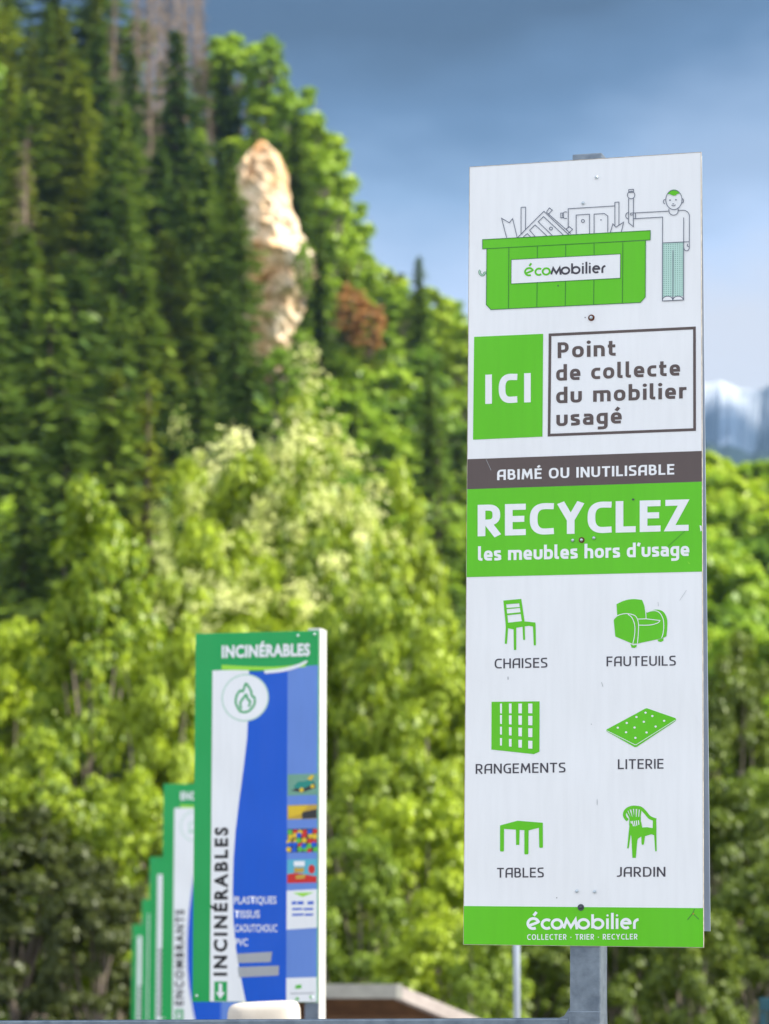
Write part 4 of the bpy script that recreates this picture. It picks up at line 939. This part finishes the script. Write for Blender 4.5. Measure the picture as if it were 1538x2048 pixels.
# distinct trees: (kind, tint, px, top y, base y, d)
def single(kind, tint, px, yt, yb, d, label, group='hilltop trees against the sky', wide=1., rz=0):
    a = at(px, yb, d); b = at(px, yt, d); H = b[2] - a[2]; me = (SPR if kind == 's' else DEC)[tint][0 if tint == 'rust' else int(px) % 2]
    s = H / (22 if kind == 's' else 11)
    return plant('spruce_tree' if kind == 's' else 'broadleaf_tree', me, a, (s * wide, s * wide, s), rz, label, 'tree', group)
single('d', 'bright', 465, 60, 330, 335, 'bright slender tree on the skyline just right of the dead trunks')
single('d', 'mid', 540, 68, 290, 330, 'dark domed tree highest above the top of the pale cliff', wide=.8)
single('d', 'bright', 590, 165, 430, 320, 'leaning green tree on the skyline above the right side of the cliff', wide=.9)
single('d', 'lime', 622, 240, 520, 305, 'lime green tree on the skyline, right of the cliff top')
single('s', 'dark', 590, 230, 520, 262, 'dark conifer hugging the right edge of the cliff top', wide=1.3)
single('d', 'bright', 658, 290, 560, 300, 'outermost green tree overhanging the sky right of the cliff', wide=.9)
single('s', 'dark', 640, 440, 730, 240, 'tall narrow dark conifer directly right of the cliff foot', wide=1.1)
single('d', 'rust', 700, 560, 680, 256, 'reddish brown tree among the greens right of the cliff, nearer to it', wide=1.3)
single('d', 'rust', 738, 590, 710, 254, 'reddish brown tree among the greens right of the cliff, farther from it', wide=1.3)
single('s', 'mid', 838, 508, 700, 300, 'pointed spruce standing alone above the skyline left of the sign', wide=1.2)
single('s', 'dark', 860, 715, 1000, 190, 'blackish green pointed spruce close left of the word ICI', wide=1.)
single('s', 'dark', 480, 400, 760, 215, 'dark spruce in front of the left edge of the cliff', wide=1.)
single('s', 'dark', 468, 560, 860, 205, 'dark spruce in front of the foot of the cliff, left side', wide=.9)
single('s', 'mid', 462, 330, 640, 236, 'spruce overlapping the upper left edge of the cliff', wide=1.3)
single('d', 'bright', 604, 655, 770, 236, 'bright green tree at the lower right corner of the cliff', wide=1.)
single('d', 'mid', 606, 480, 610, 238, 'small green shrub tree growing on the right flank of the cliff', wide=.6)
single('d', 'mid', 560, 692, 850, 215, 'green bush tree covering the bottom of the cliff', wide=1.3)
for i, px in enumerate((700, 735, 770, 805, 862, 892, 922, 955, 990)):
    y = silh(px) + (18, -8, 12, 30, 6, -6, 10, 0, 14)[i]
    single('d', ('bright', 'lime', 'lime', 'bright', 'lime', 'bright', 'lime', 'bright', 'mid')[i], px, y, y + 215, 318 + (i % 3) * 5, 'bright broadleaf tree in the skyline row between the cliff and the furniture sign', 'skyline row of broadleaf trees right of the cliff', .95)
# dead trunks
dw = MB(); rd = random.Random(4)
def dead_mesh(seed, H=26):
    r = random.Random(seed); mb = MB()
    mb.tube([(0, 0, -1), (r.uniform(-.2, .2), 0, H * .4), (r.uniform(-.3, .3), 0, H * .75), (r.uniform(-.3, .3), 0, H)], [.20, .17, .11, .04], 7)
    me = bpy.data.meshes.new('trunk')
    bmesh.ops.recalc_face_normals(mb.bm, faces=mb.bm.faces[:]); mb.bm.to_mesh(me); mb.bm.free()
    mb = MB()
    for i in range(170):
        z = H * r.uniform(.18, .97); a = r.uniform(0, 6.28); l = r.uniform(.5, 2.0) * (1.1 - z / H * .6)
        mb.tube([(0, 0, z), (math.cos(a) * l * .6, math.sin(a) * l * .6, z - .15 * l), (math.cos(a) * l, math.sin(a) * l, z - .5 * l)], [.07, .055, .03], 3, False)
    m2 = bpy.data.meshes.new('branches'); bmesh.ops.recalc_face_normals(mb.bm, faces=mb.bm.faces[:]); mb.bm.to_mesh(m2); mb.bm.free()
    me.materials.append(M['deadwood']); m2.materials.append(M['deadwood']); return [m2, me]
DEAD = [dead_mesh(s) for s in (1, 2, 3)]
for px, yt, yb, d in ((268, -60, 330, 330), (292, -90, 300, 332), (312, -120, 350, 328), (328, -40, 300, 335), (345, -80, 330, 331), (362, -120, 300, 333), (385, -70, 260, 336), (402, -30, 230, 337), (300, 150, 420, 300), (440, 120, 330, 338), (420, 190, 380, 320), (48, 270, 540, 222), (225, -20, 260, 300), (275, -20, 300, 326), (299, -60, 320, 325), (319, -10, 310, 322), (336, -110, 300, 334), (353, -30, 290, 326), (371, -60, 280, 329), (393, -100, 260, 333), (408, 60, 290, 330), (432, 150, 340, 333), (700, 430, 560, 322)):
    a = at(px, yb, d); H = at(px, yt, d)[2] - a[2]; s = H / 26
    lb = 'bare grey dead trunk in the stand of dead trees on the skyline' if 260 < px < 460 and yt < 185 and px not in (300, 440) else {440: 'bare dead tree standing just left of the first green skyline trees', 300: 'shorter bare dead trunk below the stand of dead trees', 420: 'bare brown dead tree just under the skyline trees', 48: 'pale leaning dead trunk among the spruces near the left edge', 225: 'bare brown trunk in the dark spruces left of the dead stand', 700: 'thin leafless tree on the skyline right of the cliff'}[px]
    root = empty('dead_tree', a, (0, R(4) if px == 48 else 0, rd.uniform(0, 6)), lb, 'dead tree', 'dead trees on the hillside'); root.scale = (max(s, .8),) * 2 + (s,)
    br, tk = DEAD[px % 3]
    for nm, me in (('branches', br), ('trunk', tk)):
        o = bpy.data.objects.new(nm, me); COL.objects.link(o); o.parent = root
# ------------------------------------------------------------------ trees and shrubs on the level ground behind the signs
MID = {}
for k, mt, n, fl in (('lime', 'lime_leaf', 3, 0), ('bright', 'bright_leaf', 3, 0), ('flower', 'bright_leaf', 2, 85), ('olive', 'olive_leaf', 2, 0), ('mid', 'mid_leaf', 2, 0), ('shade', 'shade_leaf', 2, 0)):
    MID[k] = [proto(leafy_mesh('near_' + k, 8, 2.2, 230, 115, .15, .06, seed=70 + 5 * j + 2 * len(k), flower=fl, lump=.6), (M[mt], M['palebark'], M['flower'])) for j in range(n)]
near = [  # tint, px, top y, half width px, d, label
 ('lime', 175, 1140, 150, 55, 'yellow green tree at left, its rounded top below the spruce'),
 ('lime', 20, 1255, 130, 58, 'yellow green tree at the left edge of the picture'),
 ('lime', 340, 1270, 110, 53, 'yellow green tree directly left of the INCINÉRABLES sign'),
 ('bright', 90, 1480, 150, 50, 'leafy shrub low at the left edge under the yellow green trees'),
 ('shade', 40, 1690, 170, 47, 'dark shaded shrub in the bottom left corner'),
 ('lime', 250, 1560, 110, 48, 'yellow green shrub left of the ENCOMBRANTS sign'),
 ('shade', 190, 1790, 120, 44, 'low shrub with shade-painted leaves left of the farthest waste sign'),
 ('flower', 540, 835, 170, 66, 'tall tree with cream blossom above the INCINÉRABLES sign'),
 ('flower', 430, 935, 120, 63, 'cream blossomed tree on the left shoulder of the tall one'),
 ('flower', 650, 940, 130, 64, 'cream blossomed tree on the right shoulder of the tall one'),
 ('bright', 770, 960, 100, 67, 'slender light green tree right of the blossom trees'),
 ('flower', 520, 1140, 170, 60, 'cream blossomed tree just above the top of the INCINÉRABLES sign'),
 ('bright', 840, 1130, 130, 60, 'bright green tree left of the word RECYCLEZ'),
 ('lime', 720, 1190, 120, 56, 'lime green tree immediately right of the INCINÉRABLES sign top'),
 ('bright', 880, 1330, 130, 54, 'bright green tree touching the left edge of the furniture sign'),
 ('bright', 740, 1440, 130, 51, 'bright green shrub right of the blue sign, at half its height'),
 ('lime', 850, 1600, 120, 48, 'lime green shrub left of the table pictogram'),
 ('mid', 720, 1700, 110, 46, 'mid green shrub behind the ridge of the shed roof'),
 ('bright', 900, 1790, 110, 43, 'bright green shrub behind the sloping roof of the shed'),
 ('mid', 620, 1400, 140, 58, 'mid green tree behind the white post of the INCINÉRABLES sign'),
 ('mid', 430, 1420, 130, 57, 'mid green tree hidden behind the INCINÉRABLES sign'),
 ('mid', 1030, 1330, 150, 58, 'mid green tree behind the left half of the furniture sign'),
 ('mid', 1200, 1350, 150, 58, 'mid green tree behind the middle of the furniture sign'),
 ('olive', 1060, 1800, 120, 46, 'olive shrub under the furniture sign, left of its post'),
 ('olive', 1260, 1780, 120, 46, 'olive shrub under the furniture sign, right of its post'),
 ('olive', 1390, 1560, 130, 55, 'olive tree behind the right edge of the furniture sign'),
 ('olive', 1480, 1370, 100, 62, 'rounded olive tree right of the furniture sign'),
 ('mid', 1560, 1560, 110, 56, 'mid green tree at the right edge above the teal container'),
 ('olive', 1460, 1640, 120, 50, 'olive shrub low right of the furniture sign'),
 ('olive', 1520, 1800, 110, 44, 'olive shrub above the teal container'),
 ('olive', 1380, 1830, 100, 42, 'low olive shrub right of the sign post, near the bottom edge'),
 ('mid', 960, 1880, 90, 41, 'small shrub behind the slim grey pole'),
]
tr2 = random.Random(9)
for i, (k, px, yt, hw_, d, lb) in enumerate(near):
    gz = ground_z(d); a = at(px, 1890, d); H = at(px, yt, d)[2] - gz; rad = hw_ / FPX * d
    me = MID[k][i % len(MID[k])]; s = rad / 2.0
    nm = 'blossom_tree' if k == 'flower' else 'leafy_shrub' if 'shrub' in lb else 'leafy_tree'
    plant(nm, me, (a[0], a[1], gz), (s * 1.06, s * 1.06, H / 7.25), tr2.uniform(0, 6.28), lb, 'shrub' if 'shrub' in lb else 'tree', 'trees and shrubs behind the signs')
# spruce with long separate branches
pr = proto(conifer_mesh('near_spruce', 18, 2.6, 34, 7, .42, .12, .30, 77, .22, .12), (M['spruce_olive'], M['bark']))
a = at(285, 1890, 80); gz = ground_z(80)
plant('spruce_tree', pr, (a[0], a[1], gz), (1.05, 1.05, (at(285, 755, 80)[2] - gz) / 18), .6, 'open spruce with separate drooping branches and visible trunk, left of the blossom trees', 'tree', None)
a = at(880, 1890, 120)
pr2 = proto(conifer_mesh('far_spruce', 18, 3.0, 30, 7, .55, .1, .25, 79, .2, .1), (M['spruce_dark'], M['bark']))
plant('spruce_tree', pr2, (a[0], a[1], gz), (1, 1, (at(880, 860, 120)[2] - gz) / 18), 2.1, 'dark spruce with level branches left of the brown band of the furniture sign', 'tree', None)
# ------------------------------------------------------------------ far mountains
def mountain_mat():
    m_, t, o = new_mat('far_mountain_rock'); b = t.nodes.new('ShaderNodeBsdfPrincipled'); t.links.new(b.outputs[0], o.inputs[0])
    n = mnoise(t, .010, 6, rough=.62); t.links.new(mramp(t, n.outputs[0], [(.30, (.012, .032, .075)), (.58, (.028, .058, .115)), (.65, (.16, .20, .28)), (.74, (.5, .53, .6))]), b.inputs['Base Color'])
    sxyz = t.nodes.new('ShaderNodeSeparateXYZ'); cc_ = t.nodes.new('ShaderNodeTexCoord'); t.links.new(cc_.outputs['Object'], sxyz.inputs[0])
    mr_ = t.nodes.new('ShaderNodeMapRange'); mr_.inputs[1].default_value = 765; mr_.inputs[2].default_value = 865; t.links.new(sxyz.outputs[2], mr_.inputs[0])
    mu_ = t.nodes.new('ShaderNodeMath'); mu_.operation = 'MULTIPLY'; t.links.new(mr_.outputs[0], mu_.inputs[0])
    st_ = mramp(t, n.outputs[0], [(.38, (.15, .15, .15)), (.55, (1, 1, 1))]); t.links.new(st_, mu_.inputs[1])
    mx_2 = t.nodes.new('ShaderNodeMix'); mx_2.data_type = 'RGBA'; t.links.new(mu_.outputs[0], mx_2.inputs[0])
    src = b.inputs['Base Color'].links[0].from_socket; t.links.new(src, mx_2.inputs[6]); mx_2.inputs[7].default_value = (.50, .53, .58, 1); t.links.new(mx_2.outputs[2], b.inputs['Base Color'])
    b.inputs['Roughness'].default_value = 1; return m_
mv, mf = [], []; mx_ = list(range(900, 2300, 20)); mr = random.Random(6)
def mh(px): return 772 + .10 * (px - 1470) + 6 * math.sin(px * .06) + 5 * math.sin(px * .17)
for px in mx_:
    for j in range(9):
        t = j / 8; d = 3600 + 900 * t; y = 1890 + (mh(px) - 1890) * t + (0 if j in (0, 8) else 9 * math.sin(px * .07 + j * 2.1) + 7 * math.sin(px * .031 * (j % 3 + 1) + j))
        mv.append(tuple(at(px, y, d + (0 if j in (0, 8) else 160 * math.sin(px * .019 + j * 1.3) + 90 * math.sin(px * .057 - j * 2.2)))))
    p = at(px, 1890, 5200); mv.append((p[0], p[1], -10))
for i in range(len(mx_) - 1):
    for j in range(9): mf.append((i * 10 + j, (i + 1) * 10 + j, (i + 1) * 10 + j + 1, i * 10 + j + 1))
tag(link('mountains', mesh_py('mountains', mv, mf), mountain_mat()), kind='structure')
fv, ff = [], []
for px in mx_:
    y = 895 + 10 * math.sin(px * .03) + 5 * math.sin(px * .11)
    for yy, d in ((1890, 1500), (1400, 1700), (y, 1950)): fv.append(tuple(at(px, yy, d)))
    p = at(px, 1890, 2300); fv.append((p[0], p[1], -10))
for i in range(len(mx_) - 1):
    for j in range(3): ff.append((i * 4 + j, (i + 1) * 4 + j, (i + 1) * 4 + j + 1, i * 4 + j + 1))
tag(link('hills', mesh_py('hills', fv, ff), surf('far_wooded_hill', (.006, .026, .042), (.010, .034, .05), .02, 1)), kind='structure')
# ------------------------------------------------------------------ air
hzb = MB().box((0, 2600, 430), (9000, 5600, 900))
hm, ht, ho = new_mat('valley_air'); pv = ht.nodes.new('ShaderNodeVolumePrincipled'); ht.links.new(pv.outputs[0], ho.inputs['Volume'])
pv.inputs['Color'].default_value = (.42, .68, 1, 1); pv.inputs['Density'].default_value = .00006; pv.inputs['Anisotropy'].default_value = 0.
HAZE = hzb.build('haze', hm); tag(HAZE, kind='stuff'); HAZE.display_type = 'WIRE'
